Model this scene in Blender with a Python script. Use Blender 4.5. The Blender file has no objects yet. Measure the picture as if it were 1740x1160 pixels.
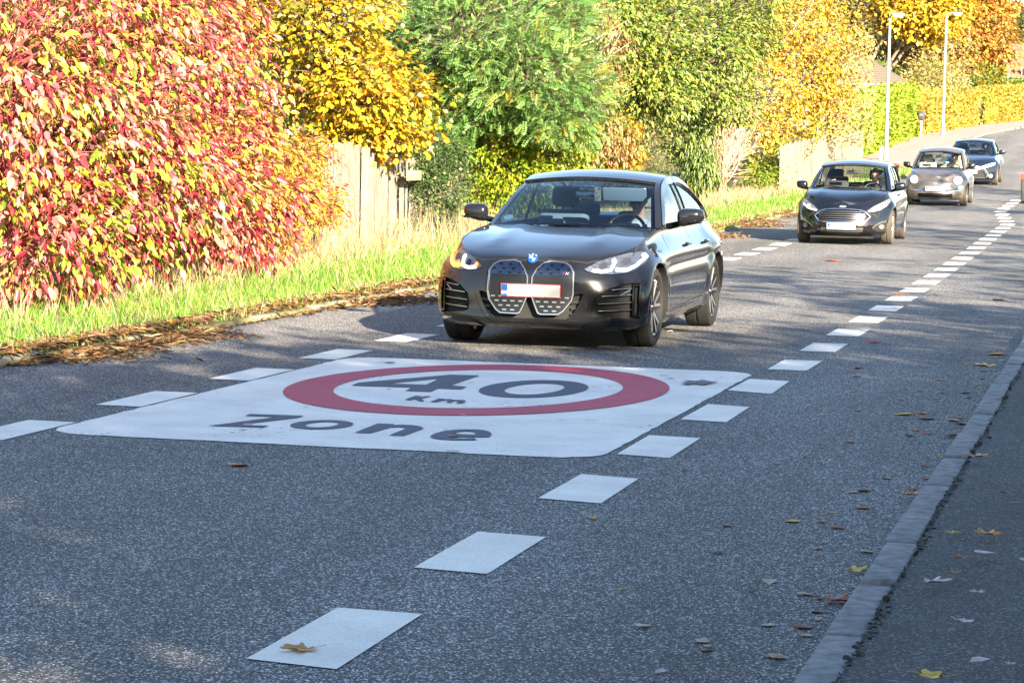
import bpy, bmesh, math, random, time; _t0 = time.time()
import numpy as np
from mathutils import Vector, Matrix
from mathutils.bvhtree import BVHTree
random.seed(7)
RNG = np.random.default_rng(11)
scene = bpy.context.scene
COL = scene.collection
R_ = math.radians

# ------------------------------------------------------------ helpers
def pchip(xs, ys):
    xs = np.asarray(xs, float); ys = np.asarray(ys, float)
    h = np.diff(xs); dl = np.diff(ys) / h
    m = np.zeros_like(ys)
    if len(xs) > 2:
        w1 = 2*h[1:] + h[:-1]; w2 = h[1:] + 2*h[:-1]
        ok = dl[:-1]*dl[1:] > 0
        with np.errstate(divide='ignore', invalid='ignore'):
            mm = (w1+w2)/(w1/dl[:-1] + w2/dl[1:])
        m[1:-1] = np.where(ok, mm, 0)
    m[0] = dl[0]; m[-1] = dl[-1]
    def f(x):
        x = np.clip(np.asarray(x, float), xs[0], xs[-1])
        i = np.clip(np.searchsorted(xs, x, side='right')-1, 0, len(xs)-2)
        t = (x-xs[i])/h[i]
        return ((1+2*t)*(1-t)**2*ys[i] + t*(1-t)**2*h[i]*m[i] + t*t*(3-2*t)*ys[i+1] + t*t*(t-1)*h[i]*m[i+1])
    return f

def tag(o, label=None, cat=None, group=None, kind=None):
    if label: o['label'] = label
    if cat: o['category'] = cat
    if group: o['group'] = group
    if kind: o['kind'] = kind
    return o

def empty(name, loc, rz=0.0):
    o = bpy.data.objects.new(name, None); COL.objects.link(o)
    o.location = loc; o.rotation_euler = (0, 0, rz); o.empty_display_size = .2
    return o

def mobj(name, verts, faces, mats, parent=None, midx=None, smooth=False, sharp=None):
    me = bpy.data.meshes.new(name)
    me.from_pydata([tuple(map(float, v)) for v in verts], [], [tuple(int(i) for i in f) for f in faces])
    if not isinstance(mats, (list, tuple)): mats = [mats]
    for m in mats: me.materials.append(m)
    if midx is not None: me.polygons.foreach_set('material_index', midx)
    if smooth:
        me.polygons.foreach_set('use_smooth', [True]*len(me.polygons))
        me.set_sharp_from_angle(angle=R_(sharp if sharp else 35))
    me.validate(); me.update()
    o = bpy.data.objects.new(name, me); COL.objects.link(o)
    if parent: o.parent = parent
    return o

class MB:
    def __init__(s): s.v = []; s.f = []; s.m = []
    def add(s, vs, fs, mi=0):
        n = len(s.v); s.v += [tuple(v) for v in vs]; s.f += [tuple(i+n for i in f) for f in fs]; s.m += [mi]*len(fs)
        return s
    def box(s, c, d, mi=0, rz=0.0, rx=0.0):
        x, y, z = d[0]/2, d[1]/2, d[2]/2
        M = Matrix.Translation(Vector(c)) @ Matrix.Rotation(rz, 4, 'Z') @ Matrix.Rotation(rx, 4, 'X')
        vs = [M @ Vector(p) for p in ((-x,-y,-z),(x,-y,-z),(x,y,-z),(-x,y,-z),(-x,-y,z),(x,-y,z),(x,y,z),(-x,y,z))]
        return s.add(vs, [(0,3,2,1),(4,5,6,7),(0,1,5,4),(1,2,6,5),(2,3,7,6),(3,0,4,7)], mi)
    def rbox(s, c, d, r, mi=0, seg=3, rz=0.0, rx=0.0, M=None):
        bm = bmesh.new(); bmesh.ops.create_cube(bm, size=1)
        for v in bm.verts: v.co = Vector((v.co.x*d[0], v.co.y*d[1], v.co.z*d[2]))
        bmesh.ops.bevel(bm, geom=list(bm.edges), offset=min(r, min(d)*.49), segments=seg, affect='EDGES', profile=.5)
        T = Matrix.Translation(Vector(c)) @ Matrix.Rotation(rz, 4, 'Z') @ Matrix.Rotation(rx, 4, 'X')
        if M: T = M
        bm.verts.index_update()
        s.add([T @ v.co for v in bm.verts], [[v.index for v in f.verts] for f in bm.faces], mi); bm.free()
        return s
    def tube(s, pts, rad, n=8, mi=0, cap=True):
        pts = [Vector(p) for p in pts]
        if not hasattr(rad, '__len__'): rad = [rad]*len(pts)
        base = len(s.v); up = Vector((0, 0, 1)); last = None
        for i, p in enumerate(pts):
            d = (pts[min(i+1, len(pts)-1)] - pts[max(i-1, 0)])
            d = d.normalized() if d.length > 1e-9 else Vector((0, 0, 1))
            a = last if last is not None else (up if abs(d.z) < .9 else Vector((1, 0, 0)))
            e1 = (a - d*a.dot(d))
            e1 = e1.normalized() if e1.length > 1e-6 else d.orthogonal().normalized()
            last = e1; e2 = d.cross(e1)
            for k in range(n):
                t = 2*math.pi*k/n
                s.v.append(tuple(p + (e1*math.cos(t) + e2*math.sin(t))*rad[i]))
        for i in range(len(pts)-1):
            for k in range(n):
                a = base+i*n+k; b = base+i*n+(k+1) % n
                s.f.append((a, b, b+n, a+n)); s.m.append(mi)
        if cap:
            s.f.append(tuple(base+k for k in range(n))[::-1]); s.m.append(mi)
            e = base+(len(pts)-1)*n
            s.f.append(tuple(e+k for k in range(n))); s.m.append(mi)
        return s
    def lathe(s, prof, axis='x', c=(0, 0, 0), n=40, mi=0, closed=False, a0=0, a1=2*math.pi):
        # prof: list of (axial, radius)
        base = len(s.v); full = abs(a1-a0-2*math.pi) < 1e-6
        nn = n if full else n+1
        for (a, r) in prof:
            for k in range(nn):
                t = a0+(a1-a0)*k/n
                if axis == 'x': p = (c[0]+a, c[1]+r*math.cos(t), c[2]+r*math.sin(t))
                elif axis == 'y': p = (c[0]+r*math.cos(t), c[1]+a, c[2]+r*math.sin(t))
                else: p = (c[0]+r*math.cos(t), c[1]+r*math.sin(t), c[2]+a)
                s.v.append(p)
        m = len(prof)
        for i in range(m if closed else m-1):
            for k in range(n):
                k2 = (k+1) % nn
                a = base+i*nn+k; b = base+i*nn+k2; i2 = (i+1) % m
                s.f.append((a, b, base+i2*nn+k2, base+i2*nn+k)); s.m.append(mi)
        return s
    def build(s, name, mats, parent=None, smooth=False, sharp=None):
        return mobj(name, s.v, s.f, mats, parent, s.m if isinstance(mats, (list, tuple)) and len(mats) > 1 else None, smooth, sharp)

# ------------------------------------------------------------ materials
def nmat(name):
    m = bpy.data.materials.new(name); m.use_nodes = True
    nt = m.node_tree; b = nt.nodes['Principled BSDF']
    return m, nt, b
def mat(name, col, rough=.6, metal=0.0, coat=0.0, spec=None, emit=None, estr=0.0, noise=0.0, nscale=8.0, bump=0.0, bscale=60.0, alpha=None, sheen=0):
    m, nt, b = nmat(name)
    b.inputs['Base Color'].default_value = (*col, 1)
    b.inputs['Roughness'].default_value = rough
    b.inputs['Metallic'].default_value = metal
    b.inputs['Coat Weight'].default_value = coat
    b.inputs['Coat Roughness'].default_value = .03
    if spec is not None: b.inputs['Specular IOR Level'].default_value = spec
    if emit: b.inputs['Emission Color'].default_value = (*emit, 1); b.inputs['Emission Strength'].default_value = estr
    geo = None
    if noise or bump:
        tc = nt.nodes.new('ShaderNodeTexCoord')
    if noise:
        n = nt.nodes.new('ShaderNodeTexNoise'); n.inputs['Scale'].default_value = nscale; n.inputs['Detail'].default_value = 6
        nt.links.new(tc.outputs['Object'], n.inputs['Vector'])
        mr = nt.nodes.new('ShaderNodeMapRange'); mr.inputs[1].default_value = .25; mr.inputs[2].default_value = .75
        mr.inputs[3].default_value = 1-noise; mr.inputs[4].default_value = 1+noise
        nt.links.new(n.outputs['Fac'], mr.inputs[0])
        mx = nt.nodes.new('ShaderNodeMix'); mx.data_type = 'RGBA'; mx.blend_type = 'MULTIPLY'; mx.inputs[0].default_value = 1
        mx.inputs[6].default_value = (*col, 1)
        nt.links.new(mr.outputs[0], mx.inputs[7]); nt.links.new(mx.outputs[2], b.inputs['Base Color'])
    if bump:
        n2 = nt.nodes.new('ShaderNodeTexNoise'); n2.inputs['Scale'].default_value = bscale; n2.inputs['Detail'].default_value = 5
        nt.links.new(tc.outputs['Object'], n2.inputs['Vector'])
        bp = nt.nodes.new('ShaderNodeBump'); bp.inputs['Strength'].default_value = bump; bp.inputs['Distance'].default_value = .01
        nt.links.new(n2.outputs['Fac'], bp.inputs['Height']); nt.links.new(bp.outputs[0], b.inputs['Normal'])
    return m
def glassmat(name, tint, refl=1.0):
    m = bpy.data.materials.new(name); m.use_nodes = True; nt = m.node_tree; nt.nodes.clear()
    out = nt.nodes.new('ShaderNodeOutputMaterial'); tr = nt.nodes.new('ShaderNodeBsdfTransparent'); gl = nt.nodes.new('ShaderNodeBsdfGlossy')
    tr.inputs[0].default_value = (*tint, 1); gl.inputs['Roughness'].default_value = .01; gl.inputs[0].default_value = (refl, refl, refl, 1)
    lw = nt.nodes.new('ShaderNodeLayerWeight'); lw.inputs[0].default_value = .5
    pw = nt.nodes.new('ShaderNodeMath'); pw.operation = 'POWER'; pw.inputs[1].default_value = 5; nt.links.new(lw.outputs['Facing'], pw.inputs[0])
    fr = nt.nodes.new('ShaderNodeMath'); fr.operation = 'MULTIPLY_ADD'; fr.inputs[1].default_value = .93; fr.inputs[2].default_value = .07; nt.links.new(pw.outputs[0], fr.inputs[0])
    mx = nt.nodes.new('ShaderNodeMixShader')
    nt.links.new(fr.outputs[0], mx.inputs[0]); nt.links.new(tr.outputs[0], mx.inputs[1]); nt.links.new(gl.outputs[0], mx.inputs[2]); nt.links.new(mx.outputs[0], out.inputs[0])
    return m
def leafmat(name, trans=.35, rough=.45):
    m, nt, b = nmat(name)
    at = nt.nodes.new('ShaderNodeAttribute'); at.attribute_name = 'leafcol'
    tl = nt.nodes.new('ShaderNodeBsdfTranslucent'); mx = nt.nodes.new('ShaderNodeMixShader'); mx.inputs[0].default_value = trans
    nt.links.new(at.outputs['Color'], b.inputs['Base Color']); nt.links.new(at.outputs['Color'], tl.inputs[0])
    b.inputs['Roughness'].default_value = rough; b.inputs['Specular IOR Level'].default_value = .45
    out = [n for n in nt.nodes if n.type == 'OUTPUT_MATERIAL'][0]
    nt.links.new(b.outputs[0], mx.inputs[1]); nt.links.new(tl.outputs[0], mx.inputs[2]); nt.links.new(mx.outputs[0], out.inputs[0])
    return m

def speckle(name, dark, mid, light, scale=140, patch=.25, tint=(1, 1, 1), bstr=.5, p1=.55, p2=.86, rough=.8, tracks=0):
    m, nt, b = nmat(name); N = nt.nodes; L = nt.links
    g = N.new('ShaderNodeNewGeometry')
    vo = N.new('ShaderNodeTexVoronoi'); vo.inputs['Scale'].default_value = scale; L.new(g.outputs['Position'], vo.inputs['Vector'])
    sp = N.new('ShaderNodeSeparateColor'); L.new(vo.outputs['Color'], sp.inputs[0])
    cr = N.new('ShaderNodeValToRGB'); cr.color_ramp.interpolation = 'LINEAR'
    e = cr.color_ramp.elements; e[0].position = 0; e[0].color = (*dark, 1); e[1].position = p1; e[1].color = (*mid, 1)
    x = e.new(p2); x.color = (*[min(1, c*2.1) for c in mid], 1); x = e.new(1.0); x.color = (*light, 1)
    L.new(sp.outputs[0], cr.inputs[0])
    n = N.new('ShaderNodeTexNoise'); n.inputs['Scale'].default_value = .55; n.inputs['Detail'].default_value = 5; n.inputs['Roughness'].default_value = .6
    mp = N.new('ShaderNodeMapping'); mp.inputs['Scale'].default_value = (1.6, .35, 1); L.new(g.outputs['Position'], mp.inputs[0]); L.new(mp.outputs[0], n.inputs['Vector'])
    n2 = N.new('ShaderNodeTexNoise'); n2.inputs['Scale'].default_value = 7; n2.inputs['Detail'].default_value = 6; L.new(g.outputs['Position'], n2.inputs['Vector'])
    ad = N.new('ShaderNodeMath'); ad.operation = 'MULTIPLY_ADD'; ad.inputs[1].default_value = .35; L.new(n2.outputs[0], ad.inputs[0]); L.new(n.outputs[0], ad.inputs[2])
    mr = N.new('ShaderNodeMapRange'); mr.inputs[1].default_value = .45; mr.inputs[2].default_value = .9; mr.inputs[3].default_value = 1-patch; mr.inputs[4].default_value = 1+patch
    src = ad.outputs[0]
    if tracks:   # tyre-polished lanes along the road
        sx = N.new('ShaderNodeSeparateXYZ'); L.new(g.outputs['Position'], sx.inputs[0])
        m1 = N.new('ShaderNodeMath'); m1.operation = 'MULTIPLY_ADD'; m1.inputs[1].default_value = 3.7; m1.inputs[2].default_value = 16.2; L.new(sx.outputs[0], m1.inputs[0])
        m2 = N.new('ShaderNodeMath'); m2.operation = 'SINE'; L.new(m1.outputs[0], m2.inputs[0])
        m3 = N.new('ShaderNodeMath'); m3.operation = 'MULTIPLY_ADD'; m3.inputs[1].default_value = tracks*.45; L.new(m2.outputs[0], m3.inputs[0]); L.new(src, m3.inputs[2]); src = m3.outputs[0]
    L.new(src, mr.inputs[0])
    mx = N.new('ShaderNodeMix'); mx.data_type = 'RGBA'; mx.blend_type = 'MULTIPLY'; mx.inputs[0].default_value = 1
    L.new(cr.outputs[0], mx.inputs[6]); L.new(mr.outputs[0], mx.inputs[7]); L.new(mx.outputs[2], b.inputs['Base Color'])
    bp = N.new('ShaderNodeBump'); bp.inputs['Strength'].default_value = bstr; bp.inputs['Distance'].default_value = .004
    L.new(vo.outputs['Distance'], bp.inputs['Height']); bp.invert = True; L.new(bp.outputs[0], b.inputs['Normal'])
    b.inputs['Roughness'].default_value = rough
    return m

def paintmat(name, col, wear=.06, wscale=18, under=(.05, .05, .055), fine=.0):
    """road paint with specks worn down to the asphalt"""
    m, nt, b = nmat(name); N = nt.nodes; L = nt.links
    g = N.new('ShaderNodeNewGeometry')
    n = N.new('ShaderNodeTexNoise'); n.inputs['Scale'].default_value = wscale; n.inputs['Detail'].default_value = 8; n.inputs['Roughness'].default_value = .75
    L.new(g.outputs['Position'], n.inputs['Vector'])
    n3 = N.new('ShaderNodeTexNoise'); n3.inputs['Scale'].default_value = 1.1; n3.inputs['Detail'].default_value = 2; L.new(g.outputs['Position'], n3.inputs['Vector'])
    ad = N.new('ShaderNodeMath'); ad.operation = 'MULTIPLY_ADD'; ad.inputs[1].default_value = .5; L.new(n3.outputs[0], ad.inputs[0]); L.new(n.outputs[0], ad.inputs[2])
    th = N.new('ShaderNodeMapRange'); th.inputs[1].default_value = 1.03-wear; th.inputs[2].default_value = 1.05-wear; L.new(ad.outputs[0], th.inputs[0])
    n2 = N.new('ShaderNodeTexNoise'); n2.inputs['Scale'].default_value = 90; n2.inputs['Detail'].default_value = 3; L.new(g.outputs['Position'], n2.inputs['Vector'])
    n4 = N.new('ShaderNodeTexNoise'); n4.inputs['Scale'].default_value = 2.3; n4.inputs['Detail'].default_value = 6; L.new(g.outputs['Position'], n4.inputs['Vector'])
    mm = N.new('ShaderNodeMath'); mm.operation = 'ADD'; L.new(n2.outputs[0], mm.inputs[0]); L.new(n4.outputs[0], mm.inputs[1])
    mr = N.new('ShaderNodeMapRange'); mr.inputs[1].default_value = .7; mr.inputs[2].default_value = 1.3; mr.inputs[3].default_value = .76; mr.inputs[4].default_value = 1.1; L.new(mm.outputs[0], mr.inputs[0])
    mu = N.new('ShaderNodeMix'); mu.data_type = 'RGBA'; mu.blend_type = 'MULTIPLY'; mu.inputs[0].default_value = 1; mu.inputs[6].default_value = (*col, 1); L.new(mr.outputs[0], mu.inputs[7])
    mx = N.new('ShaderNodeMix'); mx.data_type = 'RGBA'; L.new(th.outputs[0], mx.inputs[0]); L.new(mu.outputs[2], mx.inputs[6]); mx.inputs[7].default_value = (*under, 1)
    L.new(mx.outputs[2], b.inputs['Base Color']); b.inputs['Roughness'].default_value = .7
    bp = N.new('ShaderNodeBump'); bp.inputs['Strength'].default_value = .35; bp.inputs['Distance'].default_value = .003; L.new(n2.outputs[0], bp.inputs['Height']); L.new(bp.outputs[0], b.inputs['Normal'])
    return m

# ------------------------------------------------------------ camera
F_PX, PITCH, ROLL, YAW, CAM_H = 4400.5, .0715, .0204, -.2355, 1.5936
sy, cy = math.sin(YAW), math.cos(YAW)
fwd_h = Vector((sy, cy, 0)); right_h = Vector((cy, -sy, 0)); upz = Vector((0, 0, 1))
fwd = fwd_h*math.cos(PITCH) - upz*math.sin(PITCH)
upv = fwd_h*math.sin(PITCH) + upz*math.cos(PITCH)
c_r = right_h*math.cos(ROLL) + upv*math.sin(ROLL)
c_u = -right_h*math.sin(ROLL) + upv*math.cos(ROLL)
cam_d = bpy.data.cameras.new('camera'); cam = bpy.data.objects.new('camera', cam_d); COL.objects.link(cam)
M = Matrix.Identity(4)
for i in range(3):
    M[i][0] = c_r[i]; M[i][1] = c_u[i]; M[i][2] = -fwd[i]
M[0][3], M[1][3], M[2][3] = 0, 0, CAM_H
cam.matrix_world = M
cam_d.sensor_width = 36; cam_d.lens = F_PX/1740*36; cam_d.clip_start = .1; cam_d.clip_end = 3000
scene.camera = cam
def ray(px, py):
    return (c_r*((px-870)/F_PX) + c_u*(-(py-580)/F_PX) + fwd)
def at(px, py, Y):
    """point of the place that the given photo pixel sees at the depth Y (metres along the road)"""
    d = ray(px, py); t = Y/d.y
    return Vector((d.x*t, Y, CAM_H + d.z*t))

# height profile of the road
_zt = pchip([-60, 7, 12, 20, 30, 40, 50, 60, 70, 78, 86, 95, 104, 120, 132, 150, 165, 182, 250, 400, 900],
            [0, 0, .001, .0097, .038, .083, .19, .33, .526, .73, .97, 1.28, 1.65, 2.42, 3.0, 3.62, 4.14, 4.72, 6.6, 10.5, 16])
def zr(Y): return float(_zt(Y))
def bend(Y):
    Y = np.asarray(Y, float)
    d = np.clip(Y-125, 0, None)
    return np.where(d < 70, .00117*d*d, .00117*4900 + .164*(d-70))
def ground(px, py, zp=0.0):
    d = ray(px, py); t = 10.0
    for _ in range(80):
        t = .6*t + .4*min(400, max(1, (zp + zr(d.y*t) - CAM_H)/d.z)) if d.z < 0 else t
    return Vector((d.x*t, d.y*t, zr(d.y*t)+zp))

# ------------------------------------------------------------ world, sun
SUN_DIR = Vector((.62, -.78, 0)).normalized()
SUN_EL = R_(20)
w = bpy.data.worlds.new('World'); scene.world = w; w.use_nodes = True
nt = w.node_tree; bg = nt.nodes['Background']
sky = nt.nodes.new('ShaderNodeTexSky'); sky.sky_type = 'NISHITA'; sky.sun_disc = False
sky.sun_elevation = SUN_EL
sky.sun_rotation = math.atan2(SUN_DIR.x, SUN_DIR.y)
sky.air_density = 1.0; sky.dust_density = .5; sky.ozone_density = 1.5
nt.links.new(sky.outputs[0], bg.inputs[0]); bg.inputs[1].default_value = .068
sd = bpy.data.lights.new('sun', 'SUN'); sd.energy = 5.0; sd.angle = R_(.5); sd.color = (1, .84, .62)
so = bpy.data.objects.new('sun', sd); COL.objects.link(so)
sv = Vector((SUN_DIR.x*math.cos(SUN_EL), SUN_DIR.y*math.cos(SUN_EL), math.sin(SUN_EL)))
so.rotation_euler = (-sv).to_track_quat('-Z', 'Y').to_euler()
so.location = (30, -40, 30)
scene.view_settings.view_transform = 'Standard'; scene.view_settings.look = 'None'
scene.view_settings.gamma = 1; scene.view_settings.exposure = 2.62
scene.cycles.max_bounces = 6; scene.cycles.transparent_max_bounces = 16
scene.cycles.caustics_reflective = False; scene.cycles.caustics_refractive = False

# ------------------------------------------------------------ ground, road, kerbs
M_asph = speckle('asphalt_road', (.004, .004, .006), (.064, .063, .064), (.82, .79, .74), scale=155, patch=.34, p1=.5, p2=.82, bstr=.7, tracks=.16)
M_path = speckle('asphalt_path', (.004, .004, .005), (.024, .026, .028), (.24, .245, .25), scale=140, p1=.5, p2=.82, patch=.35)
M_kerb = mat('granite_kerb', (.20, .20, .20), .85, noise=.5, nscale=16, bump=.9, bscale=60)
M_kerb2 = mat('concrete_kerb', (.20, .18, .15), .9, noise=.45, nscale=9, bump=.8, bscale=50)
M_soil = mat('soil', (.11, .085, .05), .95, noise=.4, nscale=3, bump=.6, bscale=30)
M_verge = mat('verge_soil', (.13, .12, .045), .95, noise=.45, nscale=4, bump=.8, bscale=40)
M_paving = mat('pavement_tiles', (.24, .215, .195), .85, noise=.2, nscale=2.5, bump=.3, bscale=20)

YS = np.concatenate([np.arange(-40, 130, 2.0), np.arange(130, 260, 4.0), np.arange(260, 901, 40.0)])
def sheet(name, x0, x1, dz, m, ys=YS, nx=1, kind='structure', follow=True, thick=None):
    vs = []; fs = []; nx1 = nx+1
    for y in ys:
        b = float(bend(y)) if follow else 0
        for i in range(nx1):
            vs.append((x0+(x1-x0)*i/nx+b, y, zr(y)+dz))
    for j in range(len(ys)-1):
        for i in range(nx):
            a = j*nx1+i; fs.append((a, a+1, a+1+nx1, a+nx1))
    o = mobj(name, vs, fs, m); o['kind'] = kind
    return o
XL, XR = -7.9, -.935
sheet('ground', -700, 500, -.16, M_soil, follow=False)
sheet('road', XL-.1, 3.2, 0.0, M_asph, nx=3, ys=YS[YS >= 60])
sheet('road', XL-.1, XR+.1, 0.0, M_asph, nx=2, ys=YS[YS <= 60])
sheet('verge', -15.5, XL-.005, .04, M_verge, ys=YS[YS <= 98])
vs_, fs_ = [], []
for j, y in enumerate(YS[(YS >= 8) & (YS <= 98)]):
    vs_ += [(XL-.005, y, zr(y)+.04), (XL+.035, y, zr(y)+.003)]
    if j: fs_.append((2*j-2, 2*j-1, 2*j+1, 2*j))
o = mobj('verge_edge', vs_, fs_, M_verge); o['kind'] = 'structure'
sheet('left_pavement', -10.9, XL-.12, .09, M_paving, ys=YS[YS >= 96])
sheet('right_path', XR+.124, 4.0, .07, M_path, ys=YS[YS <= 60])

def kerb_stones(name, x, w, z0, h, y0, y1, L, m, gap=.012, jit=.006, sink=0):
    mb = MB(); y = y0
    rg = random.Random(5)
    while y < y1:
        l = L*rg.uniform(.85, 1.15); yc = y+l/2
        if sink and rg.random() < sink: y += l; continue
        dz = rg.uniform(-jit, jit); dx = rg.uniform(-jit, jit)
        mb.rbox((x+dx+float(bend(yc)), yc, zr(yc)+z0+dz+h/2-.1), (w, l-gap, h+.2), .012, seg=2, rx=math.atan((zr(yc+.5)-zr(yc-.5))))
        y += l
    o = mb.build(name, m, smooth=True); o['kind'] = 'structure'; return o
kerb_stones('right_kerb', XR+.065, .13, .0, .078, 3, 60, 1.05, M_kerb, gap=.04, jit=.009)
kerb_stones('left_kerb', XL-.06, .13, .0, .06, 10, 96, .6, M_kerb2, jit=.012, sink=.62)
kerb_stones('left_kerb', XL-.06, .15, .0, .11, 96, 230, 2.5, M_kerb2)

# ------------------------------------------------------------ road markings
M_white = paintmat('road_paint_white', (.88, .81, .71), wear=.06, wscale=30)
M_sheet = paintmat('zone_paint_white', (.88, .80, .71), wear=.115, wscale=16)
M_red = paintmat('zone_paint_red', (.50, .045, .085), wear=.05, wscale=25, under=(.12, .03, .04))
M_navy = paintmat('zone_paint_dark', (.055, .065, .10), wear=-.05)
M_bare = speckle('worn_patch', (.04, .04, .045), (.11, .11, .125), (.4, .4, .42), scale=135, patch=.2)

dash_px = [[(418,1120),(574,1033),(718,1044),(572,1138)], [(703,965),(812,904),(928,913),(828,976)], [(914,847),(988,806),(1085,814),(1021,856)],
 [(1048,772),(1103,740),(1190,745),(1138,779)], [(1156,713),(1203,687),(1274,692),(1234,718)], [(1236.6,663.6),(1274,644),(1341.6,648.2),(1311,669.7)]]
vs = []; fs = []
def quad_on_ground(pts, dz=.004):
    n = len(vs)
    for p in pts: vs.append((p[0], p[1], zr(p[1])+dz))
    fs.append(tuple(range(n, n+len(pts))))
for q in dash_px: quad_on_ground([ground(*p) for p in q][::-1])
for i in range(6, 34):
    y = 7.59+2*i
    x = -2.66 - .27*((y-7)/10)**2*.1 + .0034*((y-7)/10)**3 + (.0 if y < 58 else -.6*min(1, (y-58)/8))
    quad_on_ground([(x, y), (x+.3, y), (x+.3, y+1), (x, y+1)])
for i in range(-3, 22):
    y = 12.92+2*i + (0 if i < 4 else 0)
    x = -6.224
    quad_on_ground([(x, y), (x+.3, y), (x+.3, y+1), (x, y+1)])
y = 84.0
while y < 240:
    b = float(bend(y)); quad_on_ground([(-3.1+b, y), (-2.95+b, y), (-2.95+float(bend(y+2)), y+2), (-3.1+float(bend(y+2)), y+2)]); y += 4 if y > 100 else 6
for k in range(0):
    quad_on_ground([(-3.7-k*.02, 66+k*1.5), (-2.4, 66+k*1.5), (-2.4, 66.6+k*1.5), (-3.7-k*.02, 66.6+k*1.5)], .007)
o = mobj('lane_marking', vs, fs, M_white); o['kind'] = 'structure'

def poly2d_mesh(loops, z0, m, vs_, fs_, mi_):
    """fill outer loop minus holes through bmesh triangulation"""
    bm = bmesh.new(); edges = []
    for lp in loops:
        vv = [bm.verts.new((p[0], p[1], 0)) for p in lp]
        for i in range(len(vv)): edges.append(bm.edges.new((vv[i], vv[(i+1) % len(vv)])))
    bmesh.ops.triangle_fill(bm, edges=edges, use_beauty=True, normal=(0, 0, 1))
    for f in bm.faces:
        f.normal_update()
        if f.normal.z < 0: f.normal_flip()
    bm.verts.index_update(); n = len(vs_)
    for v in bm.verts: vs_.append((v.co.x, v.co.y, zr(v.co.y)+z0))
    for f in bm.faces: fs_.append(tuple(v.index+n for v in f.verts)); mi_.append(m)
    bm.free()
zv, zf, zm = [], [], []
def rrect(x0, y0, x1, y1, r, n=8, jag=0):
    out = []
    for cx, cy_, a in ((x1-r, y0+r, -90), (x1-r, y1-r, 0), (x0+r, y1-r, 90), (x0+r, y0+r, 180)):
        for k in range(n+1):
            t = R_(a+90*k/n); out.append((cx+r*math.cos(t), cy_+r*math.sin(t)))
    return out
base = rrect(-5.90, 13.33, -2.73, 19.25, .30)
rg = random.Random(3); jag = []
for i, p in enumerate(base):           # slightly ragged edge of the film
    q = base[(i+1) % len(base)]; L = math.dist(p, q); k = max(1, int(L/.12))
    for j in range(k):
        t = j/k; jag.append((p[0]+(q[0]-p[0])*t+rg.uniform(-.008, .008), p[1]+(q[1]-p[1])*t+rg.uniform(-.012, .012)*(1 if L < .5 or True else 0)))
def ell(cx, cy_, rx, ry, n=96): return [(cx+rx*math.cos(2*math.pi*k/n), cy_+ry*math.sin(2*math.pi*k/n)) for k in range(n)]
RC = (-4.315, 17.1)
poly2d_mesh([jag], .004, 0, zv, zf, zm)
poly2d_mesh([ell(*RC, 1.26, 1.965), ell(*RC, .945, 1.50)], .008, 1, zv, zf, zm)
def tr(pts, s, ox, oy): return [tuple(ground(ox+p[0]/s, oy+p[1]/s)[:2]) for p in pts]
s1, s2 = 3.346, 3.783
def tz(p): return tr(p, s1, 340, 690)
def t4(p): return tr(p, s2, 580, 620)
L_z = tz([(255,60),(283,50),(588,60),(565,70),(208,112),(392,117),(358,127),(45,117),(165,103),(437,66)])
L_n = tz([(878,156),(1010,104),(1105,108),(1098,113),(1150,111),(1210,114),(1255,121),(1270,133),(1155,175),(1075,171),(1168,134),(1160,127),(1125,124),(1080,127),(965,160)])
L_e = tz([(1640,182),(1655,170),(1657,160),(1640,149),(1610,142),(1570,138),(1500,137),(1440,140),(1380,148),(1335,161),(1310,174),(1312,183),(1332,190),(1370,195),(1440,199),(1575,199),(1555,187),(1500,190),(1450,187),(1420,182)])
H_e = tz([(1435,162),(1470,152),(1510,148),(1548,151),(1570,160),(1560,168)])
L_4 = t4([(65,138),(110,119),(700,68),(888,73),(703,136),(806,146),(768,163),(620,156),(578,178),(412,172),(452,150)])
H_4 = t4([(300,125),(632,92),(545,133)])
L_k = t4([(408,229),(475,204),(518,206),(492,216),(545,206),(580,208),(512,222),(533,238),(500,238),(478,226),(468,225),(447,232)])
L_m = t4([(570,243),(625,221),(664,223),(662,226),(705,225),(722,230),(765,230),(795,234),(803,240),(770,254),(733,252),(760,241),(740,237),(722,241),(705,249),(670,247),(695,236),(672,232),(648,236),(607,245)])
def pixell(s, ox, oy, xa, xb, ya, yb, px_, py_):  # oval letter from its extents, axes laid along the road
    c = ground(ox+(xa+xb)/2/s, oy+(ya+yb)/2/s)
    a = ground(ox+xa/s, oy+(ya+yb)/2/s); t = ground(ox+(xa+xb)/2/s, oy+ya/s); b = ground(ox+(xa+xb)/2/s, oy+yb/s)
    ry = abs(t.y-b.y)/2*px_; rx = math.sqrt(max(1e-4, ((c-a).length)**2-(ry*.24)**2))*py_
    return ((t.x+b.x)/2, (t.y+b.y)/2, rx, ry)
o0 = pixell(s2, 580, 620, 868, 1612, 98, 222, .985, .95); o1 = pixell(s2, 580, 620, 1040, 1447, 120, 200, .985, .95)
oo = pixell(s1, 340, 690, 508, 877, 82, 140, .985, .97); oi = pixell(s1, 340, 690, 598, 788, 93, 128, .985, .97)
for lp in ([L_z], [L_n], [L_e, H_e], [L_4, H_4], [L_k], [L_m], [ell(*o0), ell(*o1)], [ell(*oo), ell(*oi)]):
    poly2d_mesh(lp, .008, 2, zv, zf, zm)
def blotch(px, py, rx, ry, seed, n=26):
    c = ground(px, py); rg = random.Random(seed); out = []
    for k in range(n):
        r = rg.uniform(.62, 1.1); t = 2*math.pi*k/n; out.append((c.x+rx*r*math.cos(t), c.y+ry*r*math.sin(t)))
    return out
poly2d_mesh([blotch(1187, 652, .13, .20, 1)], .012, 3, zv, zf, zm)
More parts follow.
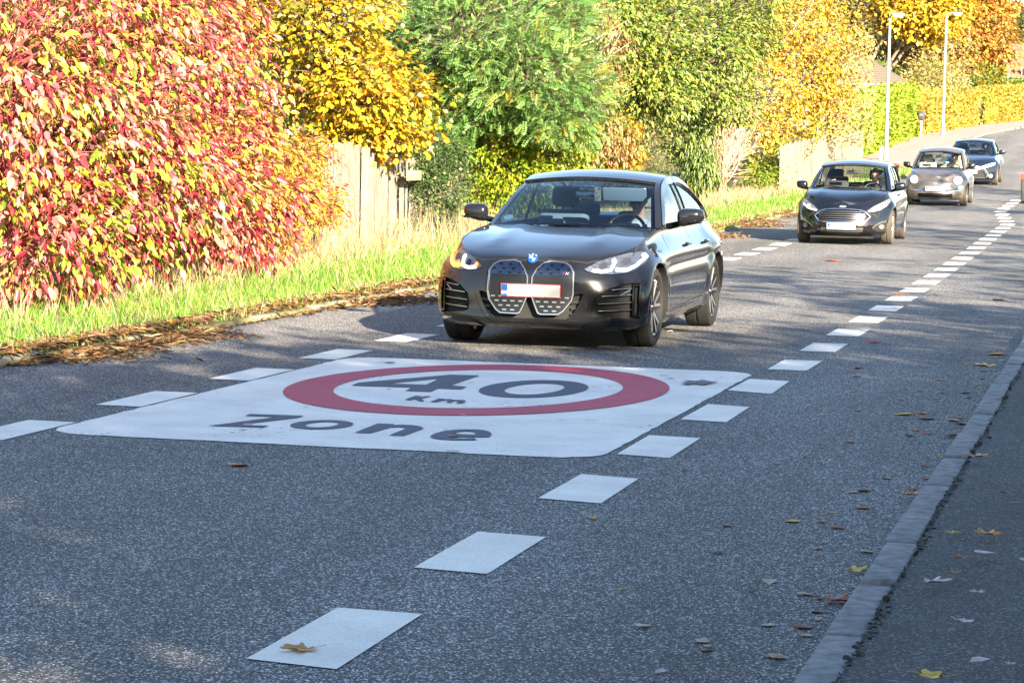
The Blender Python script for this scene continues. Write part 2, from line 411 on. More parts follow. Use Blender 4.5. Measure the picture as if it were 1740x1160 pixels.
for k, (a, b_, r1, r2) in enumerate([(663, 618, .05, .05), (650, 617, .04, .012), (1128, 640, .05, .02), (1140, 645, .03, .03), (1165, 655, .04, .03), (1225, 643, .02, .015), (520, 694, .02, .012), (770, 769, .05, .02), (1005, 717, .05, .008), (955, 716, .04, .01)]):
    poly2d_mesh([blotch(a, b_, r1, r2, k+9)], .012, 3, zv, zf, zm)
o = mobj('speed_zone_marking', zv, zf, [M_sheet, M_red, M_navy, M_bare], midx=zm); o['kind'] = 'structure'
# ============================================================ CARS
M_black = mat('black_plastic', (.004, .004, .0045), .4)
M_gloss = mat('gloss_black', (.003, .003, .0035), .15, spec=.4)
M_matte = mat('matte_black', (.01, .01, .01), .85)
M_tyre = mat('tyre_rubber', (.010, .0095, .009), .8, bump=.3, bscale=80)
M_tyre_lit = mat('sunlit_tyre_rubber', (.065, .055, .042), .9, bump=.3, bscale=80)  # tan of sunlight on the following cars' tyres, put into the rubber colour
M_chrome = mat('chrome', (.75, .75, .76), .12, metal=1)
M_satin = mat('satin_silver', (.38, .39, .41), .3, metal=.9)
M_alloy = mat('alloy_rim', (.5, .5, .52), .3, metal=.85)
M_rimblk = mat('black_rim', (.015, .015, .017), .25, coat=.5)
M_disc = mat('brake_disc', (.3, .3, .3), .35, metal=.8)
M_plate = mat('plate_white', (.23, .23, .23), .5)
M_plateB = mat('plate_bright', (.8, .8, .8), .4)
M_pred = mat('plate_red_edge', (.25, .02, .02), .5)
M_blue = mat('plate_blue', (.004, .05, .22), .4)
M_bbl = mat('badge_blue', (.006, .06, .24), .25, coat=.5)
M_wht = mat('badge_white', (.5, .5, .52), .3)
M_text = mat('lettering_white', (.6, .6, .6), .5)
M_mred = mat('badge_red', (.6, .02, .03), .4)
M_seat = mat('seat_light_grey', (.32, .33, .33), .7)
M_seatd = mat('seat_dark', (.03, .03, .035), .8)
M_seatb = mat('seat_beige', (.45, .42, .33), .8)
M_dash = mat('dashboard', (.02, .02, .022), .6)
M_glass = glassmat('windscreen_glass', (.34, .46, .58), .65)
M_glassd = glassmat('tinted_glass', (.45, .50, .54), .9)
M_glassl = glassmat('clear_glass', (.90, .97, .95), .25)
M_lampg = mat('lamp_reflector', (.35, .36, .38), .18, metal=.9, noise=.5, nscale=40)
M_lampd = mat('lamp_dark', (.03, .03, .035), .2, coat=1)
M_drl = mat('daylight_strip', (.9, .9, .95), .3, emit=(.93, .86, 1.0), estr=1.6)
M_amb = mat('indicator_amber', (.9, .35, .02), .3, emit=(1, .33, .02), estr=1.6)
M_ambd = mat('indicator_amber_dim', (.5, .16, .02), .2, coat=1, emit=(1, .3, .02), estr=.12)
M_beam = mat('lit_headlamp', (.4, .38, .34), .3, emit=(1, .88, .70), estr=.5)
M_ford_lamp = mat('clear_headlamp', (.22, .22, .215), .18, metal=.5, coat=1, noise=.3, nscale=30)
M_red = M_red
M_redlens = mat('red_lens', (.4, .01, .01), .2, coat=1)

def evaluate(o):
    dg = bpy.context.evaluated_depsgraph_get(); me = bpy.data.meshes.new_from_object(o.evaluated_get(dg)); return me

class CarShape:
    def __init__(s, sp):
        s.sp = sp; s.L = sp['L']
        for k in ('W', 'zS', 'yS', 'zC', 'zB'): setattr(s, k, pchip(*zip(*sp[k])))
        s.prof = pchip(*zip(*sp['prof'])); s.N = pchip(*zip(*sp['nose'])); s.T = pchip(*zip(*sp['tail']))
        s.rail = [pchip([p[0] for p in sp['rail']], [p[i] for p in sp['rail']]) for i in (1, 2, 3)]
        s.bow = pchip(*zip(*sp['bow'])); s.crown = pchip(*zip(*sp['crown']))
    def width(s, S, h):
        """half width at station S, relative height h"""
        w = s.W(S)*s.prof(h)
        top = s.W(S)*s.yS(S)
        k = np.clip((h-.72)/.28, 0, 1); k = k*k*(3-2*k)
        w = w*(1-k)+top*k
        sp = s.sp; z = s.zB(S)+(s.zS(S)-s.zB(S))*h
        for ax in sp['axles']:
            d = np.sqrt((S-ax)**2+(z-sp['wr'])**2)
            w = w + sp.get('flare', .018)*np.exp(-((d-(sp['wr']+.07))/.07)**2)*(z > .2)
        c = sp.get('crease')
        if c is not None: w = w - c[1]*np.exp(-((h-c[0])/.05)**2)*np.clip((S-1.0)/.5, 0, 1)
        return w
    def grid(s):
        sp = s.sp; L = s.L; Lr = sp['Lr']
        a, b = sp['se']; nF, nS, nR = 44, 110, 20
        hs = np.concatenate([np.linspace(0, 1, 46)]); ts = np.linspace(0, 1, 20)[1:]
        P = []
        tub0, tub1 = sp['tub']
        def outline(h):
            N = float(s.N(h)); T = float(s.T(h)); out = []; Lf = float(pchip(*zip(*sp['LfT']))(h)) if 'LfT' in sp else sp['Lf']
            for k in range(nF):
                th = math.pi/2*k/nF
                S = N+Lf*(1-math.cos(th)**(2/a)); fr = math.sin(th)**(2/b)
                out.append((S, fr))
            for S in np.linspace(N+Lf, L-T-Lr, nS): out.append((float(S), 1.0))
            for k in range(1, nR+1):
                th = math.pi/2*(1-k/nR)
                out.append((L-T-Lr*math.cos(th)**(2/1.6)*-1 - Lr if False else L-T-Lr*(1-math.cos(th)**(2/1.6)), math.sin(th)**(2/2.4) if k < nR else 0.0))
            return out
        rows = []
        for h in hs:
            ol = np.array(outline(h)); S = ol[:, 0]; fr = ol[:, 1]
            x = fr*s.width(S, h); z = s.zB(S)+(s.zS(S)-s.zB(S))*h
            rows.append(np.stack([x, S, z], 1))
        top = rows[-1]; S = top[:, 1]; cx = top[:, 0]
        for t in ts:
            x = cx*(1-t); ct = math.sin(math.pi/2*min(1, t*1.25))**.9 if t < .8 else 1.0
            ct = 1-(1-t)**sp.get('crp', 2.4)
            z = s.zS(S)+(s.zC(S)-s.zS(S))*ct
            yy = np.abs(x)
            for (y0, wd, hh, s0, s1) in sp.get('ridges', []):
                z = z + hh*np.exp(-((yy-y0-(S-1)*.0)/wd)**2)*np.clip((S-s0)/.25, 0, 1)*np.clip((s1-S)/.3, 0, 1)
            m = np.clip((S-tub0)/.04, 0, 1)*np.clip((tub1-S)/.04, 0, 1)*np.clip((t-.07)/.03, 0, 1)
            z = z*(1-m)+m*np.minimum(z, .52)
            rows.append(np.stack([x, S, z], 1))
        G = np.array(rows)  # rows x cols x 3
        return G
    def mesh(s):
        G = s.grid(); nr, nc, _ = G.shape
        bm = bmesh.new()
        VR = [[bm.verts.new(G[r, c]) for c in range(nc)] for r in range(nr)]
        VL = [[bm.verts.new((-G[r, c, 0], G[r, c, 1], G[r, c, 2])) for c in range(nc)] for r in range(nr)]
        bc = [bm.verts.new((0, G[0, c, 1], G[0, c, 2])) for c in range(nc)]
        for r in range(nr-1):
            for c in range(nc-1):
                bm.faces.new((VR[r][c], VR[r][c+1], VR[r+1][c+1], VR[r+1][c]))
                bm.faces.new((VL[r][c], VL[r+1][c], VL[r+1][c+1], VL[r][c+1]))
        for c in range(nc-1):
            bm.faces.new((bc[c], bc[c+1], VR[0][c+1], VR[0][c])); bm.faces.new((bc[c+1], bc[c], VL[0][c], VL[0][c+1]))
        bmesh.ops.remove_doubles(bm, verts=bm.verts, dist=.0004)
        bmesh.ops.dissolve_degenerate(bm, edges=bm.edges, dist=.0001)
        bmesh.ops.recalc_face_normals(bm, faces=bm.faces)
        return bm
    def railp(s, k):
        return np.array([float(s.rail[0](k)), float(s.rail[1](k)), float(s.rail[2](k))])  # S,x,z
    def topP(s, k, v):
        S, x, z = s.railp(k); q = 1-abs(v)**2.3
        return (v*x, S-float(s.bow(k))*q, z+float(s.crown(k))*(1-v*v))
    def beltP(s, S):
        return np.array([S, float(s.W(S)*s.yS(S))-.012, float(s.zS(S))-.005])
    def sideP(s, k, w, sgn, off=0.0):
        S, x, z = s.railp(k); b = s.beltP(S)
        X = x+(b[1]-x)*w+.022*math.sin(math.pi*w)*min(1, abs(z-b[2])*4)+off
        return (sgn*X, S, z+(b[2]-z)*w)

def patch(fn, us, vs_, thick, nsgn=1):
    V = []; F = []; nu, nv = len(us), len(vs_)
    P = np.array([[fn(u, v) for v in vs_] for u in us])
    du = np.gradient(P, axis=0); dv = np.gradient(P, axis=1); n = np.cross(du, dv); n /= (np.linalg.norm(n, axis=2, keepdims=True)+1e-12); n *= nsgn
    Q = P-n*thick
    if thick == 0:
        return [tuple(p) for p in P.reshape(-1, 3)], [(i*nv+j, i*nv+j+1, (i+1)*nv+j+1, (i+1)*nv+j) for i in range(nu-1) for j in range(nv-1)]
    V = [tuple(p) for p in P.reshape(-1, 3)]+[tuple(p) for p in Q.reshape(-1, 3)]
    o = nu*nv
    for i in range(nu-1):
        for j in range(nv-1):
            a = i*nv+j; F.append((a, a+1, a+nv+1, a+nv)); F.append((o+a, o+a+nv, o+a+nv+1, o+a+1))
    for i in range(nu-1):
        for j in (0, nv-1):
            a = i*nv+j; F.append((a, a+nv, o+a+nv, o+a) if j == 0 else (a, o+a, o+a+nv, a+nv))
    for j in range(nv-1):
        for i in (0, nu-1):
            a = i*nv+j; F.append((a, o+a, o+a+1, a+1) if i == 0 else (a, a+1, o+a+1, o+a))
    return V, F

class Projector:
    def __init__(s, bm):
        s.t = BVHTree.FromBMesh(bm)
    def hit(s, d, a, b, sgn=1):
        if d == 'front': r = s.t.ray_cast(Vector((a, -3, b)), Vector((0, 1, 0)))
        elif d == 'side': r = s.t.ray_cast(Vector((sgn*3, a, b)), Vector((-sgn, 0, 0)))
        else: r = s.t.ray_cast(Vector((a, b, 3)), Vector((0, 0, -1)))
        return r[0]
    def nrm(s, d, a, b, sgn=1):
        if d == 'front': r = s.t.ray_cast(Vector((a, -3, b)), Vector((0, 1, 0)))
        elif d == 'side': r = s.t.ray_cast(Vector((sgn*3, a, b)), Vector((-sgn, 0, 0)))
        else: r = s.t.ray_cast(Vector((a, b, 3)), Vector((0, 0, -1)))
        return r[1]
    def back(s, d, sgn=1): return {'front': Vector((0, -1, 0)), 'side': Vector((sgn, 0, 0)), 'top': Vector((0, 0, 1))}[d]
    def solid(s, mb, loops, d, off, thick, mi=0, sgn=1, step=.035, flat=None):
        """closed solid over the polygon, top at surface+off, bottom off-thick, following the body"""
        bm = bmesh.new(); ed = []
        if not isinstance(loops[0][0], (tuple, list)): loops = [loops]
        for lp in loops:
            vv = [bm.verts.new((p[0], p[1], 0)) for p in lp]
            for i in range(len(vv)): ed.append(bm.edges.new((vv[i], vv[(i+1) % len(vv)])))
        bmesh.ops.triangle_fill(bm, edges=ed, use_beauty=True, normal=(0, 0, 1))
        xs = [v.co.x for v in bm.verts]; ys = [v.co.y for v in bm.verts]
        for ax, lo, hi in ((0, min(xs), max(xs)), (1, min(ys), max(ys))):
            q = math.ceil(lo/step)*step
            while q < hi:
                co = (q, 0, 0) if ax == 0 else (0, q, 0); no = (1, 0, 0) if ax == 0 else (0, 1, 0)
                bmesh.ops.bisect_plane(bm, geom=bm.verts[:]+bm.edges[:]+bm.faces[:], dist=1e-5, plane_co=co, plane_no=no); q += step
        bm.verts.index_update(); bk = s.back(d, sgn); top = []; bot = []; last = None
        for v in bm.verts:
            h = s.hit(d, v.co.x, v.co.y, sgn)
            top.append(h); 
        known = [h for h in top if h is not None]
        if not known: bm.free(); return False
        for i, v in enumerate(bm.verts):
            if top[i] is None:
                best = min((j for j in range(len(top)) if top[j] is not None), key=lambda j: (bm.verts[j].co-v.co).length) if True else 0
                h = top[best].copy()
                if d == 'front': h = Vector((v.co.x, h.y, v.co.y))
                elif d == 'side': h = Vector((h.x, v.co.x, v.co.y))
                else: h = Vector((v.co.x, v.co.y, h.z))
                top[i] = ('f', h)
        top = [t[1] if isinstance(t, tuple) and not isinstance(t, Vector) else t for t in top]
        T = [h+bk*off for h in top]; B = [h+bk*(off-thick) for h in top]
        n = len(T); F = []
        for f in bm.faces:
            idx = [v.index for v in f.verts]; F.append(tuple(idx)); F.append(tuple(i+n for i in reversed(idx)))
        for e in bm.edges:
            if len(e.link_faces) == 1:
                a, b = e.verts[0].index, e.verts[1].index
                lp = [l for l in e.link_faces[0].loops if l.edge == e][0]
                a, b = lp.vert.index, lp.link_loop_next.vert.index
                F.append((b, a, a+n, b+n))
        bm.free(); mb.add(T+B, F, mi); return True
    def strip(s, mb, pts, wd, d, off, thick, mi=0, sgn=1, step=.03):
        """thin line following the body through 2D points"""
        P = []
        for i in range(len(pts)-1):
            a, b = pts[i], pts[i+1]; L = math.dist(a, b); k = max(1, int(L/step))
            P += [(a[0]+(b[0]-a[0])*j/k, a[1]+(b[1]-a[1])*j/k) for j in range(k)]
        P.append(pts[-1])
        base = []; V = []; F = []; bk = s.back(d, sgn)
        for i, p in enumerate(P):
            q0 = P[max(0, i-1)]; q1 = P[min(len(P)-1, i+1)]; dx, dy = q1[0]-q0[0], q1[1]-q0[1]; l = math.hypot(dx, dy) or 1
            nx, ny = -dy/l*wd/2, dx/l*wd/2
            h1 = s.hit(d, p[0]+nx, p[1]+ny, sgn); h2 = s.hit(d, p[0]-nx, p[1]-ny, sgn)
            if h1 is None or h2 is None:
                if len(V) >= 8: pass
                base.append(None); continue
            base.append(len(V)); V += [h1+bk*off, h2+bk*off, h1+bk*(off-thick), h2+bk*(off-thick)]
        for i in range(len(base)-1):
            if base[i] is None or base[i+1] is None: continue
            a, b = base[i], base[i+1]
            F += [(a, a+1, b+1, b), (a+2, b+2, b+3, a+3), (a, b, b+2, a+2), (a+1, a+3, b+3, b+1)]
        mb.add(V, F, mi)

def mirror_poly(p): return [(-x, z) for x, z in p][::-1]
def circ(cx, cz, r, n=28, rz=None): return [(cx+r*math.cos(2*math.pi*k/n), cz+(rz or r)*math.sin(2*math.pi*k/n)) for k in range(n)]

def subtract(o, cutters, mats_extra):
    c = cutters.build('cut', mats_extra)
    b_ = bmesh.new(); b_.from_mesh(c.data); bmesh.ops.remove_doubles(b_, verts=b_.verts, dist=1e-5); bmesh.ops.recalc_face_normals(b_, faces=b_.faces); b_.to_mesh(c.data); b_.free()
    m = o.modifiers.new('b', 'BOOLEAN'); m.operation = 'DIFFERENCE'; m.solver = 'EXACT'; m.object = c; m.material_mode = 'TRANSFER'; m.use_self = True
    me = evaluate(o); o.modifiers.clear(); old = o.data; o.data = me
    bpy.data.objects.remove(c, do_unlink=True)
    print('boolean', o.name, len(old.polygons), '->', len(me.polygons), [mm.name for mm in me.materials])
    return o

def make_wheel(root, R, wd, x, S, sgn, style, tyre_m, rim_r, steer=0.0):
    """wheel > tyre, rim, brake disc; its outer side towards sgn"""
    c = (x, S, R)
    hub = MB(); hub.lathe([(0, 0.0), (0, .035), (sgn*.012, .03), (sgn*.014, 0)], 'x', (x+sgn*(wd/2-.035), S, R), 20)
    h = hub.build('wheel', M_rimblk if style == 'sport' else M_alloy, root, True)
    t = MB(); w2 = wd/2
    t.lathe([(-w2*.75, rim_r), (-w2, rim_r+.025), (-w2*1.02, R*.9), (-w2*.9, R*.975), (-w2*.6, R), (-.012, R), (-.009, R-.008), (.009, R-.008), (.012, R), (w2*.6, R), (w2*.9, R*.975), (w2*1.02, R*.9), (w2, rim_r+.025), (w2*.75, rim_r)], 'x', c, 56)
    t.build('tyre', tyre_m, h, True, 40)
    r = MB()
    r.lathe([(sgn*w2*.80, rim_r+.004), (sgn*w2*.88, rim_r-.006), (sgn*w2*.80, rim_r-.022), (sgn*w2*.2, rim_r-.035), (-sgn*w2*.7, rim_r-.03), (-sgn*w2*.75, rim_r)], 'x', c, 56, mi=0)
    n = 5
    for k in range(n):
        a = 2*math.pi*k/n+.3
        for dd in ((-.19, .19) if style != 'simple' else (-.13, .13)):
            a0 = a+dd*.35; a1 = a+dd*(1.35 if style == 'sport' else 1.0)
            p0 = Vector((x+sgn*(w2-.045), S+.05*math.cos(a0), R+.05*math.sin(a0)))
            p1 = Vector((x+sgn*(w2*.78), S+(rim_r-.015)*math.cos(a1), R+(rim_r-.015)*math.sin(a1)))
            e = (p1-p0).normalized(); tn = Vector((0, -math.sin(a), math.cos(a))); ax = Vector((sgn, 0, 0))
            wa, wb = .022, .017
            vs_ = []
            for p, ww in ((p0, wa), (p1, wb)):
                vs_ += [p+tn*ww+ax*.0, p-tn*ww, p-tn*ww*.7+ax*.014, p+tn*ww*.7+ax*.014, p+tn*ww-ax*.03, p-tn*ww-ax*.03]
            r.add(vs_, [(2, 3, 9, 8)], 1 if style == 'sport' else 0)
            r.add(vs_, [(3, 0, 6, 9), (1, 2, 8, 7), (0, 4, 10, 6), (5, 1, 7, 11)], 0)
    ri = r.build('rim', [M_rimblk if style == 'sport' else M_alloy, M_alloy], h, True, 30)
    d = MB(); d.lathe([(-.012, .06), (-.012, rim_r*.74), (.012, rim_r*.74), (.012, .06)], 'x', (x+sgn*.01, S, R), 40)
    d.build('brake_disc', M_disc, h, True, 30)
    if style == 'sport':
        cb = MB(); cb.rbox((x+sgn*.02, S+rim_r*.55, R+.05), (.07, .09, .2), .02); cb.build('brake_caliper', M_mred, h, True)
    return h

def seat(mb, x, S, z, wd=.5, mi=0, hr=True, tilt=.25):
    mb.rbox((x, S, z), (wd, .5, .16), .06, mi)
    mb.rbox((x, S+.30, z+.32), (wd*.95, .14, .62), .06, mi, rx=-tilt)
    if hr: mb.rbox((x, S+.42, z+.74), (.26, .1, .19), .045, mi, rx=-tilt*.7)

def make_car(name, label, cx, Ynose, sp, mats):
    s = CarShape(sp); paint = mats['paint']
    root = empty(name, (cx, Ynose, 0)); tag(root, label, 'car', 'cars driving in a line along the road')
    z0 = zr(Ynose+sp['axles'][0]); z1 = zr(Ynose+sp['axles'][1])
    root.location.z = z0 + (z0-z1)/(sp['axles'][1]-sp['axles'][0])*sp['axles'][0]
    root.rotation_euler = (math.atan((z1-z0)/(sp['axles'][1]-sp['axles'][0])), 0, sp.get('yaw', 0))
    bm = s.mesh(); pj = Projector(bm)
    me = bpy.data.meshes.new('body'); bm.to_mesh(me); me.materials.append(paint)
    body = bpy.data.objects.new('body', me); COL.objects.link(body)
    cut = MB(); R = sp['wr']
    for ax in sp['axles']:
        for sg in (-1, 1):
            cut.lathe([(0, 0), (0, R+sp.get('gap', .05)), (.62, R+sp.get('gap', .05)), (.62, 0)], 'x', (sg*(1.15) if sg > 0 else -1.15, ax, R+.01), 44) if False else None
            a = .56; b = 1.2
            n = 44; rr = R+sp.get('gap', .045)
            V = [(sg*a, ax+rr*math.cos(2*math.pi*k/n), R+rr*math.sin(2*math.pi*k/n)) for k in range(n)]+[(sg*b, ax+rr*math.cos(2*math.pi*k/n), R+rr*math.sin(2*math.pi*k/n)) for k in range(n)]
            F = [tuple(range(n))[::-1 if sg > 0 else 1], tuple(range(n, 2*n))[::1 if sg > 0 else -1]]
            for k in range(n):
                q = (k, (k+1) % n, n+(k+1) % n, n+k); F.append(q if sg > 0 else q[::-1])
            cut.add(V, [f[::-1] for f in F], 0)
    for (poly, depth) in sp.get('cuts', []):
        for pp in ([poly, mirror_poly(poly)] if not sp.get('nomirror') else [poly]):
            if min(p[0] for p in poly) < 0 and max(p[0] for p in poly) > 0 and pp is not poly: continue
            pj.solid(cut, pp, 'front', .25, .25+depth, 0)
    cbm = bmesh.new(); cme = bpy.data.meshes.new('c')
    subtract(body, cut, [M_matte])
    me = body.data
    me.polygons.foreach_set('use_smooth', [True]*len(me.polygons)); me.set_sharp_from_angle(angle=R_(28))
    body.parent = root
    # greenhouse
    k0, k1, k2, k3 = sp['ks']   # windscreen k0..k1, roof k1..k2, rear window k2..k3
    g = sp.get('pil', .93)
    def tp(a, b, v0, v1, n1, n2, th, off=0.0):
        return patch(lambda k, v: s.topP(k, v), np.linspace(a, b, n1), np.linspace(v0, v1, n2), th, sp.get('nf', 1))
    V, F = tp(k1, k2, -1, 1, 16, 25, .02); mobj('roof', V, F, mats.get('roofm', paint), root, smooth=True)
    gl = mats['glass']
    V, F = tp(k0, k1, -g, g, 18, 29, 0); mobj('windscreen', V, F, gl, root, smooth=True)
    V, F = tp(k2, k3, -g, g, 14, 21, 0); mobj('rear_window', V, F, mats.get('rglass', M_glassd), root, smooth=True)
    # black ceramic border just inside the windscreen
    fr = MB()
    kk = (k1-k0)
    for (a, b, v0, v1) in ((k0, k0+kk*.045, -g, g), (k1-kk*.07, k1, -g, g), (k0, k1, -g, -g+.035), (k0, k1, g-.035, g)):
        V, F = patch(lambda k, v: (lambda p: (p[0], p[1]+.004, p[2]-.006))(s.topP(k, v)), np.linspace(a, b, 10), np.linspace(v0, v1, 12), .002, 1); fr.add(V, F)
    fr.build('windscreen_surround', M_gloss, root)
    for sg in (-1, 1):
        p = MB()
        V, F = patch(lambda k, v: s.topP(k, v*sg), np.linspace(k0, k1, 16), np.linspace(g, 1, 4), .02, 1); p.add(V, F)
        V, F = patch(lambda k, v: s.topP(k, v*sg), np.linspace(k2, k3, 14), np.linspace(g, 1, 4), .02, 1); p.add(V, F)
        def wfr(k):
            S, x, z = s.railp(k); b = s.beltP(S); L = math.hypot(z-b[2], x-b[1])+1e-3; return min(1, sp.get('frame', .05)/L)
        ka, kb = k0, sp['kC']
        V, F = patch(lambda k, w: s.sideP(k, w*wfr(k), sg), np.linspace(k0, k3, 50), np.linspace(0, 1, 4), .02, 1); p.add(V, F)
        V, F = patch(lambda k, w: s.sideP(k, w, sg), np.linspace(kb, k3, 16), np.linspace(0, 1, 8), .02, 1); p.add(V, F)
        p.build('roof_pillar', paint, root, True, 40)
        V, F = patch(lambda k, w: s.sideP(k, wfr(k)+(1-wfr(k))*w, sg, -.008), np.linspace(sp['kA'], sp['kB']-.012, 22), np.linspace(0, 1, 8), 0, 1)
        mobj('side_window', V, F, mats.get('sglass', M_glassd), root, smooth=True)
        V, F = patch(lambda k, w: s.sideP(k, wfr(k)+(1-wfr(k))*w, sg, -.008), np.linspace(sp['kB']+.012, kb, 22), np.linspace(0, 1, 8), 0, 1)
        mobj('side_window', V, F, mats.get('sglass', M_glassd), root, smooth=True)
        q = MB()
        V, F = patch(lambda k, w: s.sideP(k, w, sg, .002), np.linspace(sp['kB']-.014, sp['kB']+.014, 4), np.linspace(0, 1, 8), .02, 1); q.add(V, F)
        V, F = patch(lambda k, w: s.sideP(k, wfr(k)*(.8+.3*w), sg, .004), np.linspace(sp['kA'], kb, 40), np.linspace(0, 1, 3), .01, 1); q.add(V, F)
        V, F = patch(lambda k, w: s.sideP(k, .97+.06*w, sg, .006), np.linspace(k0+.01, kb+.1, 40), np.linspace(0, 1, 3), .01, 1); q.add(V, F)
        q.build('window_trim', M_gloss, root, True)
    # wheels
    for ax in sp['axles']:
        for sg in (-1, 1):
            make_wheel(root, R, sp['tw'], sg*(sp['track']), ax, sg, sp.get('rim', 'std'), mats.get('tyre', M_tyre), sp['rimr'])
    # underbody & arch liners
    ub = MB(); ub.box((0, (sp['axles'][0]+sp['axles'][1])/2, .26), (1.15, s.L-1.0, .16))
    ub.box((0, sp['axles'][0], R), (1.3, .1, .1)); ub.build('underbody', M_matte, root)
    # interior
    it = MB()
    sS = sp['seatS']; it.box((0, sS+.4, .3), (1.3, 2.2, .04), 1)
    for x in (-.37, .37): seat(it, x, sS, .47*sp.get('sh', 1), mi=0)
    it.rbox((0, sS+1.0, .5*sp.get('sh', 1)), (1.2, .5, .16), .05, 0); it.rbox((0, sS+1.27, .78*sp.get('sh', 1)), (1.2, .13, .5), .05, 0, rx=-.3)
    for x in (-.37, .37): it.rbox((x, sS+1.38, 1.08*sp.get('sh', 1)), (.24, .09, .14), .04, 0)
    it.build('seats', [mats['seat'], M_dash], root, True, 40)
    dS, dz = sp['dash']
    db = MB(); db.rbox((0, dS, dz-.10), (sp['dw']*2, .34, .2), .06, 0); db.rbox((.37, dS+.1, dz+.0), (.34, .16, .1), .04, 0); db.rbox((0, dS-.12, dz-.25), (sp['dw']*2-.1, .45, .3), .05)
    d = db.build('dashboard', M_dash, root, True)
    sw = MB(); n = 30; R2 = .178; swc = Vector((.37, dS+.30, dz-.04)); tl = -.42
    pts = [swc+Matrix.Rotation(tl, 3, 'X') @ Vector((R2*math.cos(2*math.pi*k/n), 0, R2*math.sin(2*math.pi*k/n))) for k in range(n+1)]
    sw.tube(pts, .015, 8, cap=False)
    for a in (0, math.pi, -math.pi/2):
        sw.tube([swc, swc+Matrix.Rotation(tl, 3, 'X') @ Vector((R2*math.cos(a), 0, R2*math.sin(a)))], .014, 6)
    sw.rbox(swc, (.13, .04, .09), .02, rx=tl); sw.build('steering_wheel', mats.get('wheelm', M_dash), root, True)
    mr = MB(); hm = s.topP(k1-(k1-k0)*.16, 0); mr.rbox((0, hm[1]+.13, hm[2]-.085), (.23, .035, .065), .02, 0); mr.tube([(0, hm[1]+.02, hm[2]-.02), (0, hm[1]+.12, hm[2]-.07)], .012, 6)
    mr.build('rear_view_mirror', M_satin if sp.get('silvermirror') else M_dash, root, True)
    # door mirrors
    mS, mx_, mz = sp['mirror']; mw, mh = sp.get('msize', (.24, .15))
    for sg in (-1, 1):
        m = MB(); ax = mx_+mw/2
        bmm = bmesh.new(); bmesh.ops.create_uvsphere(bmm, u_segments=20, v_segments=12, radius=1)
        for v in bmm.verts:
            x, y, z = v.co
            X = math.copysign(abs(x)**.55, x); Z = math.copysign(abs(z)**.6, z)
            taper = 1-.18*(X if True else 0)
            v.co = Vector((sg*(ax+X*mw/2), mS+(.085*y if y < 0 else .03*y)+.02*X, mz+Z*mh/2*taper+(.012*X)))
        bmm.verts.index_update(); m.add([v.co.copy() for v in bmm.verts], [[v.index for v in f.verts] for f in bmm.faces], 0); bmm.free()
        mo = m.build('door_mirror', mats.get('mirror', paint), root, True, 60)
        st = MB(); st.tube([(sg*(mx_-.10), mS+.05, mz-mh*.62), (sg*(mx_+.05), mS+.01, mz-mh*.35)], [.03, .024], 8); st.build('mirror_foot', M_gloss, mo, True)
        if sp.get('mslit', True):
            g2 = MB(); g2.rbox((sg*ax, mS-.052, mz-mh*.30), (mw*.85, .05, .022), .008); g2.build('mirror_trim', M_gloss, mo, True)
        g3 = MB(); g3.rbox((sg*ax, mS+.03, mz), (mw*.82, .012, mh*.72), .004); g3.build('mirror_glass', M_chrome, mo)
    # wipers
    for x0, x1 in sp.get('wipers', [(-.15, -.62), (.55, .05)]):
        wp = MB(); pts = []
        for k in range(9):
            t = k/8; v = (x0+(x1-x0)*t)/s.railp(k0)[1]
            p = s.topP(k0+kk*(.0+.10*math.sin(math.pi*.5*t)), v); pts.append((p[0], p[1]-.006, p[2]+.016))
        wp.tube(pts, .007, 6); wp.build('wiper', M_black, root)
    return root, s, pj, body

def add_line(root, pj, name, lines, m=M_matte, wd=.007, off=.0006):
    mb = MB()
    for (d, pts, sg) in lines: pj.strip(mb, pts, wd, d, off, .002, 0, sg)
    return mb.build(name, m, root)

def licence_plate(root, pj, x, z, w_, h_, m, tilt=0, edge=M_pred):
    y = min([pj.hit('front', x+dx, z+dz).y for dx in (-w_/2, 0, w_/2) for dz in (-h_/2, 0, h_/2) if pj.hit('front', x+dx, z+dz)] + [.2])
    y -= .02
    a = MB(); a.rbox((x, y, z), (w_, .012, h_), .005, 0); a.rbox((x, y-.004, z), (w_-.012, .008, h_-.012), .003, 1)
    p = a.build('licence_plate', [edge, m], root, True)
    b = MB(); b.box((x-w_/2+.035, y-.0095, z), (.047, .003, h_-.016)); b.build('blue_band', M_blue, p)
    text_obj('DK', 'country_code', (x-w_/2+.036, y-.0125, z-h_*.27), .034, M_text, p)
    return p, y

def text_obj(txt, name, loc, size, m, parent, rot=(math.pi/2, 0, 0), ext=.0008, sx=1.0, shear=0.0, ref=None):
    cu = bpy.data.curves.new(name, 'FONT'); cu.body = txt; cu.size = size; cu.extrude = ext; cu.align_x = 'CENTER'; cu.offset = size*.02; cu.shear = shear
    o = bpy.data.objects.new(name, cu); COL.objects.link(o)
    me = evaluate(o); bpy.data.objects.remove(o, do_unlink=True)
    me.materials.clear(); me.materials.append(m)
    o = bpy.data.objects.new(name, me); COL.objects.link(o); o.location = loc; o.rotation_euler = rot; o.scale = (sx, 1, 1); o.parent = parent
    return o
